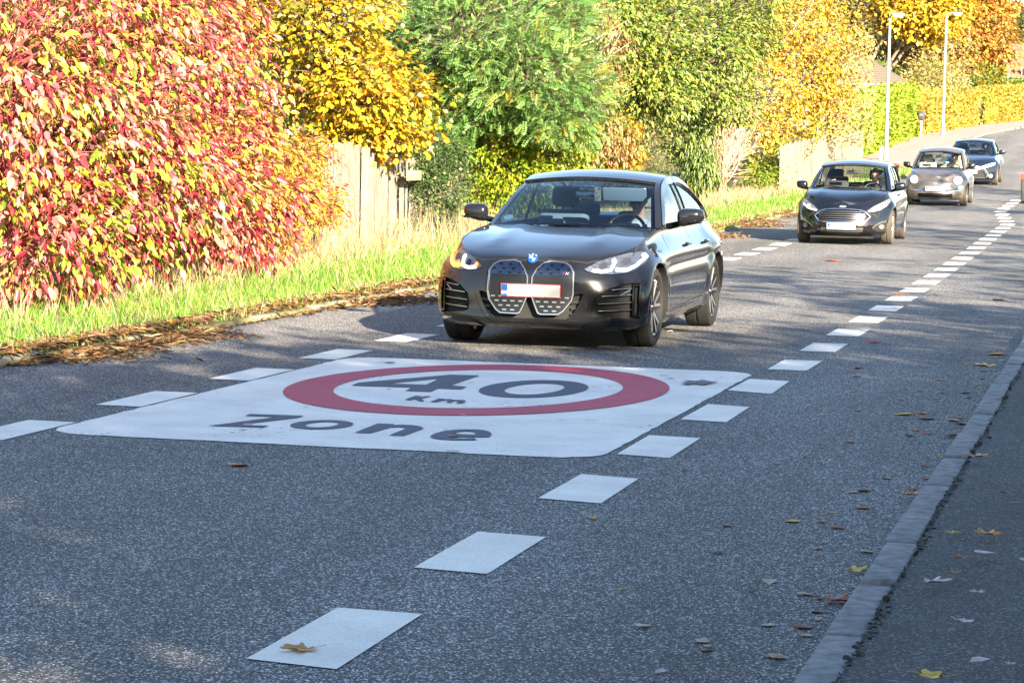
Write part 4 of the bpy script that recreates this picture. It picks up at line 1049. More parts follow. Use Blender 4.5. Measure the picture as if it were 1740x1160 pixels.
# ============================================================ PEOPLE (seated drivers)
M_skin = mat('skin', (.62, .36, .26), .5, noise=.08, nscale=30)
def _sph(u, w):
    b = bmesh.new(); bmesh.ops.create_uvsphere(b, u_segments=u, v_segments=w, radius=1); b.verts.index_update()
    r = ([tuple(v.co) for v in b.verts], [[v.index for v in f.verts] for f in b.faces]); b.free(); return r
SPH = [_sph(24, 16), _sph(8, 6)]
def person(car_root, label, sS, z, shirt, hair, glasses=True, x=.37, dash=None, lean=0.0, hairlong=False):
    """seated figure, hands on the wheel; hips at station sS, facing the nose (-y)"""
    wS, wz = dash[0]+.30, dash[1]-.04
    hip = Vector((x, sS+.08, z+.13)); chest = Vector((x, sS+.24, z+.50)); neck = Vector((x, sS+.22, z+.62)); headc = Vector((x, sS+.17, z+.775))
    me = bpy.data.meshes.new('sk'); V = []; E = []; Rr = []
    def add(p, r, par=None):
        V.append(tuple(p)); Rr.append(r); i = len(V)-1
        if par is not None: E.append((par, i))
        return i
    h = add(hip, .15); w_ = add(hip.lerp(chest, .5)+Vector((0, .01, 0)), .135, h); c = add(chest, .15, w_); n0 = add(neck+Vector((0, 0, -.01)), .07, c); n1 = add(neck+Vector((0, -.015, .06)), .056, n0); n2 = add(headc, .07, n1)
    hands = []
    for sg in (-1, 1):
        sh = add(chest+Vector((sg*.16, 0, .045)), .068, c)
        el = add(Vector((x+sg*.23, (chest.y+wS)/2+.06, z+.34)), .047, sh)
        ang = .25 if sg > 0 else math.pi-.25
        rim = Vector((.37, wS, wz))+Matrix.Rotation(-.42, 3, 'X') @ Vector((.178*math.cos(ang), 0, .178*math.sin(ang)))
        wr = add(rim+Vector((sg*.02, .075, -.02)), .030, el); pm = add(rim+Vector((sg*.005, .03, .0)), .036, wr)
        hands.append((rim, sg))
        kn = add(Vector((x+sg*.12, sS-.36, z+.20)), .07, h); an = add(Vector((x+sg*.11, sS-.58, z-.16)), .045, kn); add(Vector((x+sg*.11, sS-.72, z-.20)), .035, an)
    me.from_pydata(V, E, []); o = bpy.data.objects.new('sk', me); COL.objects.link(o)
    m = o.modifiers.new('s', 'SKIN')
    for i, sv_ in enumerate(me.skin_vertices[0].data): sv_.radius = (Rr[i]*(1.25 if i in (0, 1, 2) else 1), Rr[i]*(.8 if i in (0, 1, 2) else 1)); sv_.use_root = i == 0
    o.modifiers.new('u', 'SUBSURF').levels = 2
    body = evaluate(o); bpy.data.objects.remove(o, do_unlink=True)
    acc = MB(); acc.add([tuple(v.co) for v in body.vertices], [tuple(p.vertices) for p in body.polygons])
    def ell_(c_, r, taper=0.0):
        SV, SF = SPH[0] if max(r) > .02 else SPH[1]; out = []
        for (a_, b_, d_) in SV:
            k = 1-taper*max(0, -d_)
            out.append((a_*r[0]*k+c_.x, b_*r[1]*(1-taper*.4*max(0, -d_))+c_.y, d_*r[2]+c_.z))
        acc.add(out, SF)
    ell_(headc+Vector((0, 0, .01)), (.076, .094, .115), .32); ell_(headc+Vector((0, -.035, -.075)), (.042, .045, .038))
    ell_(headc+Vector((0, -.098, -.018)), (.013, .022, .026)); ell_(headc+Vector((0, -.088, .028)), (.052, .02, .012))
    ell_(headc+Vector((0, -.086, -.062)), (.026, .016, .011)); ell_(headc+Vector((-.077, .01, -.01)), (.012, .022, .032)); ell_(headc+Vector((.077, .01, -.01)), (.012, .022, .032))
    for rim, sg in hands:
        tan = Vector((0, 0, 1))
        for k, ln in enumerate((.9, 1, .95, .78)):
            c0 = rim+Vector((sg*.012, .02, .030-.019*k)); pts = [c0, c0+Vector((-sg*.004, -.028, .008)), c0+Vector((-sg*.022*ln, -.040*ln, .006)), c0+Vector((-sg*.036*ln, -.022, .002))]
            for a, b in zip(pts[:-1], pts[1:]):
                for t in (0, .33, .66, 1): ell_(a.lerp(b, t), (.0085, .0085, .0085))
        t0 = rim+Vector((-sg*.005, .03, .02)); 
        for t in np.linspace(0, 1, 6): ell_(t0+Vector((-sg*.03*t, -.02*t, .03*t)), (.0095, .0095, .0095))
    body = bpy.data.meshes.new('person'); body.from_pydata(acc.v, [], acc.f)
    o = bpy.data.objects.new('person', body); COL.objects.link(o)
    r = o.modifiers.new('r', 'REMESH'); r.mode = 'VOXEL'; r.voxel_size = .0085; r.use_smooth_shade = True
    sm = o.modifiers.new('s', 'SMOOTH'); sm.factor = .5; sm.iterations = 2
    me2 = evaluate(o); o.modifiers.clear(); o.data = me2; me2.materials.clear()
    for mm in (M_skin, shirt, M_seatd): me2.materials.append(mm)
    nv = len(me2.polygons); ctr = np.empty(nv*3, np.float32); me2.polygons.foreach_get('center', ctr); ctr = ctr.reshape(-1, 3)
    idx = np.ones(nv, np.int32); idx[ctr[:, 2] > neck.z+.005] = 0
    for rim, sg in hands: idx[(np.linalg.norm(ctr-np.array(rim+Vector((0, .02, 0))), axis=1) < .085)] = 0
    idx[(ctr[:, 2] < z+.17) & (ctr[:, 1] < sS+.2)] = 2; idx[(ctr[:, 1] < sS-.02) & (ctr[:, 2] < z+.30) & (np.abs(ctr[:, 0]-x) < .2)] = 2
    me2.polygons.foreach_set('material_index', idx); me2.update()
    o.matrix_world = car_root.matrix_basis.copy()
    tag(o, label, 'person')
    # hair as a cap following the skull
    hm = MB(); bm = bmesh.new(); bmesh.ops.create_uvsphere(bm, u_segments=26, v_segments=18, radius=1)
    kill = [v for v in bm.verts if v.co.z < -.15 and v.co.y < .3 or (v.co.y < -.45 and v.co.z < .50) or v.co.z < (-.9 if hairlong else -.55)]
    bmesh.ops.delete(bm, geom=kill, context='VERTS'); rg = random.Random(4)
    for v in bm.verts: v.co = Vector((v.co.x*.083, v.co.y*.102, v.co.z*.124))*rg.uniform(.985, 1.03)+headc+Vector((0, .003, .012))
    bm.verts.index_update(); hm.add([v.co.copy() for v in bm.verts], [[v.index for v in f.verts] for f in bm.faces]); bm.free()
    hm.build('hair', hair, o, True, 80)
    for sg in (-1, 1):
        e = MB(); e.rbox(headc+Vector((sg*.030, -.099, .008)), (.046, .012, .030) if glasses else (.022, .01, .009), .005); e.build('sunglasses' if glasses else 'eye', M_gloss, o, True)
    return o
M_sh1 = mat('pale_shirt', (.55, .55, .58), .8, noise=.3, nscale=14); M_sh2 = mat('dark_coat', (.04, .045, .06), .8); M_sh3 = mat('cream_jumper', (.6, .54, .42), .85)
M_h1 = mat('grey_hair', (.5, .48, .46), .7, noise=.3, nscale=60); M_h2 = mat('brown_hair', (.10, .05, .03), .6, noise=.3, nscale=60)
carobs = {o.name: o for o in scene.objects if o.get('category') == 'car'}
person(carobs['grey_saloon_car'], 'grey-haired driver in sunglasses and pale shirt in the nearest dark grey car', 2.42, .40, M_sh1, M_h1, True, dash=bmw['dash'])
person(carobs['black_hatchback_car'], 'brown-haired driver in a dark coat behind the wheel of the black hatchback', 1.93, .42, M_sh2, M_h2, False, dash=hat['dash'], hairlong=True)
person(carobs['taupe_retro_car'], 'dark-haired driver in a cream jumper in the small taupe car', 1.78, .44, M_sh3, M_h2, False, dash=ret['dash'], hairlong=True)
person(carobs['dark_blue_car'], 'driver in dark clothes in the dark blue car at the end of the line', 2.13, .42, M_sh2, M_h2, False, dash=jap['dash'])
# ============================================================ VEGETATION
M_leaf = leafmat('leaf', .35, .42)
M_leafm = leafmat('leaf_matte', .3, .6)
M_grassb = leafmat('grass_blade', .4, .5)
M_bark = mat('bark', (.13, .105, .08), .9, noise=.35, nscale=12, bump=.8, bscale=40)
M_barkr = mat('red_twig_bark', (.22, .06, .05), .7, noise=.3, nscale=12)
M_barkp = mat('pale_bark', (.34, .32, .28), .8, noise=.3, nscale=14, bump=.4)
M_twig = mat('dry_twig', (.26, .19, .12), .85, noise=.25, nscale=8)

TPL = {
 'leaf': (np.array([(0,0,0),(.5,0,-.07),(1,0,-.16),(.22,-.40,.05),(.62,-.36,.02),(.22,.40,.05),(.62,.36,.02)]), [(0,3,4,1),(1,4,2),(0,1,6,5),(1,2,6)]),
 'round': (np.array([(0,0,0),(.5,0,-.05),(1,0,-.08),(.15,-.45,.05),(.7,-.48,.0),(.15,.45,.05),(.7,.48,.0)]), [(0,3,4,1),(1,4,2),(0,1,6,5),(1,2,6)]),
 'diamond': (np.array([(0,0,0),(.5,-.5,.08),(1,0,-.05),(.5,.5,.08)]), [(0,1,2),(0,2,3)]),
 'blade': (np.array([(0,-.5,0),(0,.5,0),(.5,-.38,.03),(.5,.38,.03),(1,0,.16)]), [(0,2,3,1),(2,4,3)]),
 'lobed': (np.array([(0,0,0),(.25,-.55,.03),(.42,-.22,0),(.75,-.5,.06),(.72,-.18,0),(1.05,0,-.05),(.72,.18,0),(.75,.5,.06),(.42,.22,0),(.25,.55,.03)]), [(0,1,2),(2,3,4),(4,5,6),(6,7,8),(8,9,0),(0,2,4,6,8)]),
}
def _frond(n=6):
    V = []; F = []
    for i in range(n):
        u = .12+.8*i/(n-1)
        for sg in (-1, 1):
            b = len(V); dz = -.16*u*u
            l = .30*(1-.25*abs(u-.5)); wd = .075
            V += [(u, 0, dz), (u+.06-wd, sg*l*.5, dz-.01), (u+.10, sg*l, dz-.06), (u+.06+wd, sg*l*.5, dz-.01)]
            F.append((b, b+1, b+2, b+3) if sg < 0 else (b, b+3, b+2, b+1))
    b = len(V); V += [(.92, 0, -.14), (1.0, -.09, -.16), (1.15, 0, -.2), (1.0, .09, -.16)]; F.append((b, b+1, b+2, b+3))
    return np.array(V), F
TPL['frond'] = _frond()

def norm(a): return a/(np.linalg.norm(a, axis=-1, keepdims=True)+1e-9)

def foliage(name, m, shape, P, D, U, L, Wd, C, parent=None, local=None):
    """one mesh of many leaves. P base, D long axis, U up hint, L length, Wd width, C colour"""
    T, F = TPL[shape]; n = len(P); k = len(T)
    D = norm(D); S = norm(np.cross(D, U)); Nn = np.cross(S, D)
    V = P[:, None, :] + T[None, :, 0:1]*L[:, None, None]*D[:, None, :] + T[None, :, 1:2]*Wd[:, None, None]*S[:, None, :] + T[None, :, 2:3]*L[:, None, None]*Nn[:, None, :]
    if local is not None: V = V-np.array(local)
    V = V.reshape(-1, 3)
    me = bpy.data.meshes.new(name)
    fl = np.array([i for f in F for i in f], np.int32); ft = np.array([len(f) for f in F], np.int32)
    nl = len(fl); loops = (fl[None, :] + (np.arange(n, dtype=np.int32)*k)[:, None]).reshape(-1)
    tot = np.tile(ft, n); start = np.concatenate([[0], np.cumsum(tot)[:-1]]).astype(np.int32)
    me.vertices.add(len(V)); me.vertices.foreach_set('co', V.astype(np.float32).reshape(-1))
    me.loops.add(len(loops)); me.loops.foreach_set('vertex_index', loops)
    me.polygons.add(len(tot)); me.polygons.foreach_set('loop_start', start)
    try: me.polygons.foreach_set('loop_total', tot.astype(np.int32))
    except Exception: pass
    me.update(calc_edges=True)
    ca = me.color_attributes.new('leafcol', 'FLOAT_COLOR', 'POINT')
    c4 = np.concatenate([np.repeat(C, k, axis=0), np.ones((n*k, 1))], 1).astype(np.float32)
    ca.data.foreach_set('color', c4.reshape(-1))
    me.materials.append(m)
    o = bpy.data.objects.new(name, me); COL.objects.link(o)
    if parent: o.parent = parent
    return o

def pick(pal, n, var=.16):
    w_ = np.array([p[3] for p in pal], float); w_ /= w_.sum()
    i = RNG.choice(len(pal), n, p=w_); c = np.array([p[:3] for p in pal])[i]
    return c, i
def jitcol(c, var=.18):
    n = len(c); return np.clip(c*.70*(1+RNG.normal(0, var, (n, 1)))*(1+RNG.normal(0, var*.4, (n, 3))), .004, .9)

def blob_points(blobs, ncl, shell=.55):
    """clump centres spread through the blobs, mostly near their skin"""
    vol = np.array([b[3]*b[4]+b[4]*b[5]+b[3]*b[5] for b in blobs]); i = RNG.choice(len(blobs), ncl, p=vol/vol.sum())
    c = np.array([tuple(at(b[0], b[1], b[2])) if len(b) < 7 or b[6] == 'px' else b[:3] for b in blobs])[i]; r = np.array([b[3:6] for b in blobs])[i]
    d = norm(RNG.normal(size=(ncl, 3))); rad = (shell+(1-shell)*RNG.random((ncl, 1)))*(1+.22*np.sin(d[:, 0:1]*7+i[:, None])*np.cos(d[:, 2:3]*6+2*i[:, None]))
    return c+d*r*rad, d, i, c

def plant(name, label, cat, base, blobs, ncl, per, cs, L, wr, pal, shape='diamond', droop=.4, stems=3, bark=None, group=None, srad=.05, m=None, twigs=.25, shell=.55, mixcl=.75, ground_clip=True, lab_part='foliage', trunk_name='trunk', stemr=1.0, world=False):
    bx, by = base; bz = zr(by)-.1
    root = empty(name, (bx, by, bz)); tag(root, label, cat, group)
    if world: blobs = [tuple(b)+('w',) for b in blobs]
    cc, dd, bi, bc = blob_points(blobs, ncl, shell)
    zg = _zt(cc[:, 1])+.12
    keep = (cc[:, 2] > zg) if ground_clip else np.ones(len(cc), bool)
    cc, dd, bi = cc[keep], dd[keep], bi[keep]; ncl = len(cc)
    n = ncl*per
    ci = np.repeat(np.arange(ncl), per)
    off = RNG.normal(size=(n, 3))*cs*np.array([1, 1, .75])
    P = cc[ci]+off
    D = norm(off+dd[ci]*cs*1.2+RNG.normal(size=(n, 3))*cs*.5); D[:, 2] -= droop*(1+RNG.random(n)); D = norm(D)
    U = RNG.normal(size=(n, 3))*.6+np.array([0, 0, 1.0])+dd[ci]*.5
    clc, cli = pick(pal, ncl); lc, _ = pick(pal, n)
    C = np.where((RNG.random(n) < mixcl)[:, None], clc[ci], lc); C = jitcol(C)
    LL = L*RNG.uniform(.45, 1.35, n)
    ok = P[:, 2] > _zt(P[:, 1])+.02
    P, D, U, C, LL = P[ok], D[ok], U[ok], C[ok], LL[ok]
    foliage(lab_part, m or M_leaf, shape, P, D, U, LL, LL*wr, C, root, (bx, by, bz))
    # stems to the blobs and branches to the clumps
    mb = MB(); B = Vector((0, 0, 0)); loc = Vector((bx, by, bz))
    for s_ in range(stems):
        b = blobs[s_ % len(blobs)]; c = (Vector(b[:3]) if world else at(b[0], b[1], b[2])) - loc
        c += Vector(RNG.normal(size=3)*.25*min(b[3:6]))
        b0 = Vector((RNG.normal()*.12*stems**.5*.6, RNG.normal()*.15*stems**.5*.6, 0))
        mid = b0.lerp(c, .5)+Vector((RNG.normal()*.1, RNG.normal()*.1, .12*c.z))
        pts = [b0]+[(b0*(1-t)**2+mid*2*t*(1-t)+c*t*t)+Vector(RNG.normal(size=3)*.02*c.length*.3) for t in np.linspace(.15, 1, 8)]
        rr = [srad*(1-.75*i/8) for i in range(9)]
        mb.tube(pts, rr, 7)
    mb.build(trunk_name, bark or M_bark, root, True, 80)
    if twigs:
        mt = MB(); k = int(ncl*twigs)
        cen = [((Vector(b[:3]) if world else at(b[0], b[1], b[2]))-loc) for b in blobs]
        for j in RNG.choice(ncl, min(k, ncl), replace=False):
            e = Vector(cc[j])-loc; c = cen[bi[j]]
            s0 = c.lerp(Vector((0, 0, 0)), .25*RNG.random())
            mid = s0.lerp(e, .55)+Vector(RNG.normal(size=3)*.1*(e-s0).length)
            mt.tube([s0, mid, e, e+(e-mid)*.25], [srad*.28*stemr, srad*.18*stemr, srad*.09*stemr, .003], 4, cap=False)
        mt.build('branches', bark or M_bark, root)
    return root

# palettes: linear base colours
G_RED = [(.50,.06,.08,2.4),(.66,.18,.18,3.0),(.62,.28,.09,1.6),(.50,.48,.05,2.2),(.28,.40,.04,2.0),(.66,.46,.22,1.2),(.30,.02,.04,1.4),(.70,.34,.30,1.6)]
G_ORY = [(.66,.36,.05,2.5),(.70,.50,.06,2.5),(.62,.20,.06,1.5),(.55,.10,.07,1.0),(.45,.42,.05,1)]
G_YEL = [(.62,.42,.02,3),(.52,.40,.03,2),(.70,.36,.03,1.3),(.28,.30,.03,1.6),(.72,.60,.2,.7)]
G_ROB = [(.14,.29,.07,3),(.22,.40,.11,3),(.34,.46,.13,1.6),(.07,.15,.03,1.2),(.50,.44,.08,.5)]
G_ROY = [(.22,.34,.06,2.4),(.32,.42,.08,2.4),(.44,.42,.08,1.1),(.09,.16,.03,1.2)]
G_IVY = [(.06,.12,.03,3),(.10,.18,.05,3),(.18,.25,.08,1.4),(.38,.36,.14,.5),(.03,.06,.02,1)]
G_BRT = [(.34,.42,.02,3),(.22,.34,.02,3),(.50,.46,.04,1.2),(.10,.18,.02,1)]
G_BRN = [(.30,.13,.06,2.2),(.38,.20,.08,1.6),(.24,.28,.05,1.8),(.30,.34,.05,1.4),(.45,.32,.10,.8)]
G_ORA = [(.70,.38,.03,3),(.66,.26,.03,2),(.62,.50,.04,1.2)]
G_OLV = [(.14,.20,.05,2.5),(.24,.26,.07,2),(.38,.34,.14,1),(.07,.11,.03,1.2)]
G_BUD = [(.12,.22,.04,3),(.20,.30,.05,2.5),(.32,.36,.07,1),(.06,.11,.02,1)]
G_BIR = [(.54,.33,.02,3),(.58,.38,.04,3),(.48,.24,.02,1.6),(.32,.32,.04,1.2),(.58,.44,.12,.6)]
G_GRN = [(.24,.36,.02,3),(.36,.46,.03,3),(.13,.22,.02,1),(.46,.46,.04,.8)]
G_HGY = [(.50,.35,.04,3),(.44,.28,.04,2),(.38,.34,.04,1.4),(.54,.40,.10,1)]
G_ORT = [(.62,.28,.05,3),(.66,.36,.07,2.5),(.48,.20,.05,1.4),(.60,.44,.08,1),(.3,.28,.06,.7)]
G_MAP = [(.70,.48,.03,3),(.66,.38,.03,2),(.50,.44,.05,1)]
G_BGD = [(.16,.19,.07,2),(.32,.28,.10,2),(.44,.36,.12,1.4),(.10,.12,.05,1)]

VG = 'shrubs and trees along the left verge'
# 1 red dogwood, two overlapping bushes at the left
plant('dogwood_bush', 'big red and yellow-green leaved bush filling the left edge of the verge', 'bush', (-10.8, 22.5),
  [(-30,120,22.5,1.5,2.0,1.7),(120,250,24.5,1.4,1.9,1.25),(60,60,25.5,1.6,2.2,1.8),(40,400,22.5,1.15,1.6,.75),(240,330,25.6,1.1,1.6,.9),(210,110,27,1.35,2.0,1.5)],
  1150, 26, .15, .112, .52, G_RED, 'leaf', .55, 14, M_barkr, VG, .035, twigs=.7, shell=.5, trunk_name='stems', mixcl=.5, stemr=.8)
plant('dogwood_bush', 'pink and red leaved bush leaning over the start of the plank fence', 'bush', (-10.9, 29),
  [(310,150,30,1.05,1.6,1.2),(370,290,29.5,.95,1.4,.8),(330,380,28.5,.9,1.4,.6),(230,20,31,1.3,1.8,1.2),(450,350,31,.55,.9,.33),(400,220,31,.35,.8,.5),(350,20,32,.75,1.2,.8)],
  860, 24, .16, .112, .54, G_RED[:3]+G_RED[5:]+G_ORY[:2], 'leaf', .5, 12, M_barkr, VG, .03, twigs=.7, shell=.5, trunk_name='stems', mixcl=.5, stemr=.8)
plant('autumn_shrub', 'orange and yellow small-leaved shrub at the foot of the red bush by the fence', 'shrub', (-11.0, 32.5),
  [(490,340,33,.6,.9,.45),(440,400,31.5,.6,.9,.3),(540,350,34,.35,.6,.2),(510,270,34,.4,.6,.35)],
  420, 20, .10, .062, .6, G_ORY, 'leaf', .3, 8, M_barkr, VG, .02, twigs=.8, shell=.5, trunk_name='stems')
# 2 yellow hazel
plant('hazel_shrub', 'golden yellow round-leaved shrub hanging over the plank fence', 'shrub', (-13.0, 41),
  [(560,60,39.5,1.0,1.4,1.0),(620,150,39.5,.95,1.2,.75),(520,130,40,.8,1.2,.7),(650,225,39.5,.65,.8,.35),(560,-10,41,1.1,1.4,.9),(480,20,41,.8,1.2,.9),(700,170,39.5,.4,.6,.4),(600,250,39.5,.5,.7,.25)],
  700, 20, .16, .098, .78, G_YEL, 'round', .35, 7, M_bark, VG, .04, twigs=.6, shell=.6, trunk_name='stems', stemr=1.2)
plant('green_thicket', 'dull green and brown thicket in the gap between red bush and golden shrub', 'shrub', (-15.5, 44),
  [(440,80,45,1.3,1.5,1.3),(500,220,45,1.2,1.5,.9),(400,20,46,1.5,1.6,1.2),(600,60,48,1.8,1.6,1.6)], 420, 18, .2, .11, .5, G_OLV, 'diamond', .2, 5, None, VG, .04, trunk_name='stems')
# 3 robinia
plant('robinia_tree', 'feathery light green tree spreading behind the golden shrub above the near car', 'tree', (-14.6, 47),
  [(800,60,46,1.5,1.8,1.0),(900,130,46,1.5,1.8,.9),(740,100,47,.9,1.3,.8),(880,30,48,1.6,1.8,1.0),(960,190,46,.8,1.2,.6),(800,180,46,1.0,1.3,.45),(740,240,45,.5,.8,.28),(700,20,48,1.2,1.5,1.0)],
  1500, 12, .17, .19, .72, G_ROB, 'frond', .05, 6, M_bark, VG, .09, twigs=.45, shell=.62, stemr=.9)
# 4 ivy
plant('ivy_bush', 'dark green ivy smothering the far end of the plank fence', 'ivy', (-12.0, 42.6),
  [(738,330,42.2,.45,.6,.75),(745,270,42.6,.4,.6,.4),(765,300,43,.35,.6,.7),(715,300,42,.25,.4,.3)], 330, 26, .085, .050, .8, G_IVY, 'diamond', .5, 5, None, VG, .03, twigs=.3, shell=.75, trunk_name='stems')
# 5 bright shrub
plant('yellow_green_shrub', 'bright yellow-green broad-leaved shrub behind the mirror of the near car', 'shrub', (-12.0, 47.5),
  [(840,260,46.5,.75,1.0,.65),(890,310,46.5,.8,1.0,.55),(830,350,46,.5,.8,.4),(950,250,47,.7,1.0,.75),(920,220,48,.8,1.0,.6)], 560, 20, .13, .095, .58, G_BRT, 'leaf', .45, 7, None, VG, .03, twigs=.4, shell=.6, trunk_name='stems')
# 6 brown hanging
plant('brown_leaved_shrub', 'shrub of wilting red-brown leaves among green ones above the car roof', 'shrub', (-12.4, 52),
  [(985,170,51,.7,1.0,.9),(1010,80,52,.7,1.0,.9),(975,260,50,.55,.8,.6),(1040,240,51,.5,.8,.6)], 560, 18, .13, .105, .42, G_BRN, 'leaf', 1.3, 7, None, VG, .04, twigs=.4, trunk_name='stems')
plant('light_green_tree', 'yellowish green feathery tree above the roof of the near car', 'tree', (-14.6, 57),
  [(1080,60,56,1.5,1.8,1.3),(1180,90,58,1.5,1.8,1.3),(1230,30,60,1.4,1.8,1.2),(1000,20,55,1.4,1.8,1.2),(1110,150,56,1.0,1.4,.9),(1230,160,60,.9,1.2,.8),(930,70,52,1.0,1.4,.9)],
  1500, 20, .20, .13, .5, G_ROY+G_BRN[2:3], 'leaf', .25, 8, None, VG, .09, twigs=.5, shell=.6)
plant('orange_shrub', 'small bright orange shrub directly over the roof of the near car', 'shrub', (-11.9, 52.5),
  [(1050,235,51.5,.38,.6,.45),(1020,270,51.5,.55,.7,.25),(1065,270,52,.3,.5,.3)], 190, 18, .10, .085, .75, G_ORA, 'round', .4, 5, None, VG, .02, trunk_name='stems')
plant('olive_shrub', 'fine-leaved olive green shrub behind the rear pillar of the near car', 'shrub', (-12.2, 57),
  [(1100,230,56,.8,1.0,.95),(1090,290,55,.6,.8,.5),(1130,160,57,.8,1.0,.8)], 480, 22, .12, .062, .45, G_OLV, 'leaf', .2, 6, None, VG, .03, twigs=.6, trunk_name='stems')
plant('hanging_leaf_shrub', 'green shrub with long drooping leaves above the rear wing of the near car', 'shrub', (-11.6, 60.5),
  [(1170,230,60,.6,.9,.8),(1190,290,60,.45,.7,.5),(1160,160,61,.7,1.0,.8)], 460, 18, .13, .14, .28, G_BUD, 'leaf', 1.6, 6, None, VG, .03, twigs=.4, trunk_name='stems')
# 12 birch
plant('golden_birch', 'golden weeping birch between the feathery tree and the far plank fence', 'tree', (-13.0, 83),
  [(1330,60,81,1.7,2.0,1.7),(1370,130,81,1.4,1.8,1.4),(1300,150,78,1.1,1.5,1.5),(1350,210,79,1.0,1.4,.7),(1300,20,82,1.6,2.0,1.6),(1400,60,85,1.5,2.0,1.5),(1400,160,83,.9,1.4,.9),(1340,-60,83,2.0,2.0,1.8),(1290,230,75,.7,1.2,.5)],
  1150, 20, .26, .115, .8, G_BIR, 'diamond', .7, 6, M_barkp, VG, .10, twigs=.5, shell=.5, stemr=.7)
plant('low_shrub', 'low mixed green and dark red shrub under the golden birch', 'shrub', (-11.2, 76),
  [(1310,275,76,.75,1.0,.55),(1290,300,72,.6,1.0,.35),(1335,260,78,.6,.9,.4)], 230, 18, .14, .10, .5, G_BRN[2:]+G_BRT[:2], 'diamond', .3, 5, None, VG, .03, trunk_name='stems')

def twiggy(name, label, cat, base, tops, n, rad, m, group=VG, spread=.3, zlift=.4, seg=6, fork=3, z0=-.1):
    bx, by = base; loc = Vector((bx, by, zr(by)+z0)); root = empty(name, loc); tag(root, label, cat, group)
    mb = MB()
    for i in range(n):
        a, b = tops[i % len(tops)], tops[(i+1) % len(tops)]
        t = at(a[0]+RNG.normal()*a[3], a[1]+RNG.normal()*a[4], a[2]+RNG.normal()*.4)-loc
        b0 = Vector((RNG.normal()*spread, RNG.normal()*spread, 0))
        mid = b0.lerp(t, .5)+Vector((RNG.normal()*.12, RNG.normal()*.12, zlift*t.z*.3))
        pts = [(b0*(1-q)**2+mid*2*q*(1-q)+t*q*q)+Vector(RNG.normal(size=3)*.015*t.length) for q in np.linspace(0, 1, seg+1)]
        mb.tube(pts, [rad*(1-.85*j/seg) for j in range(seg+1)], 4, cap=False)
        for f in range(fork):
            j = int(RNG.integers(2, seg)); d = (pts[j+1]-pts[j]).normalized()+Vector(RNG.normal(size=3)*.45)
            l = t.length*RNG.uniform(.12, .3); e = pts[j]+d.normalized()*l
            mb.tube([pts[j], pts[j].lerp(e, .5)+Vector(RNG.normal(size=3)*.03*l), e], [rad*.45, rad*.3, rad*.08], 3, cap=False)
    mb.build('stems', m, root); return root
twiggy('bare_twig_bush', 'leafless bush of pinkish tan twigs between the long-leaved shrub and the birch', 'bush', (-11.2, 67.5),
   [(1240,190,68,16,20),(1265,220,70,14,18),(1225,240,67,12,22),(1270,170,70,14,15)], 130, .020, mat('pink_twig', (.34, .21, .15), .8), spread=.3)
twiggy('dead_branch', 'pale bare branches poking out above the near car from the brown-leaved shrub', 'branch', (-12.6, 50.5),
   [(1040,40,50,12,8),(1065,70,50,10,6),(1025,20,50,8,6)], 9, .028, M_barkp, spread=.05)
# thin white leaning trunk with bare twigs in front of the far fence
tb = empty('white_stemmed_tree', at(1396, 300, 83)); tag(tb, 'thin white leaning trunk with tan twigs in front of the far plank fence', 'tree', VG)
mb = MB(); l0 = tb.location
mb.tube([Vector((0, 0, -.4)), at(1394, 260, 83)-l0, at(1391, 215, 83)-l0, at(1405, 190, 83)-l0, at(1420, 150, 83)-l0, at(1440, 110, 83.5)-l0], [.085, .08, .075, .06, .04, .02], 8); mb.build('trunk', M_barkp, tb, True)
mb = MB()
for k in range(70):
    s_ = at(RNG.uniform(1395, 1425), RNG.uniform(130, 240), 83.3)-l0; e = at(RNG.uniform(1405, 1490), RNG.uniform(60, 235), 84+RNG.normal()*.6)-l0
    mid = s_.lerp(e, .5)+Vector(RNG.normal(size=3)*.12); mb.tube([s_, mid, e], [.022, .014, .004], 4, cap=False)
mb.build('branches', M_twig, tb)
cc = np.array([tuple(at(RNG.uniform(1405, 1485), RNG.uniform(60, 250), 84+RNG.normal()*.5)) for _ in range(1800)]); n_ = len(cc)
c_, _i = pick([(.60,.46,.20,3),(.66,.50,.10,2),(.45,.40,.16,1)], n_); LL = RNG.uniform(.08, .14, n_)
foliage('foliage', M_leafm, 'diamond', cc, RNG.normal(size=(n_, 3)), RNG.normal(size=(n_, 3)), LL, LL*.7, jitcol(c_), tb, tuple(l0))

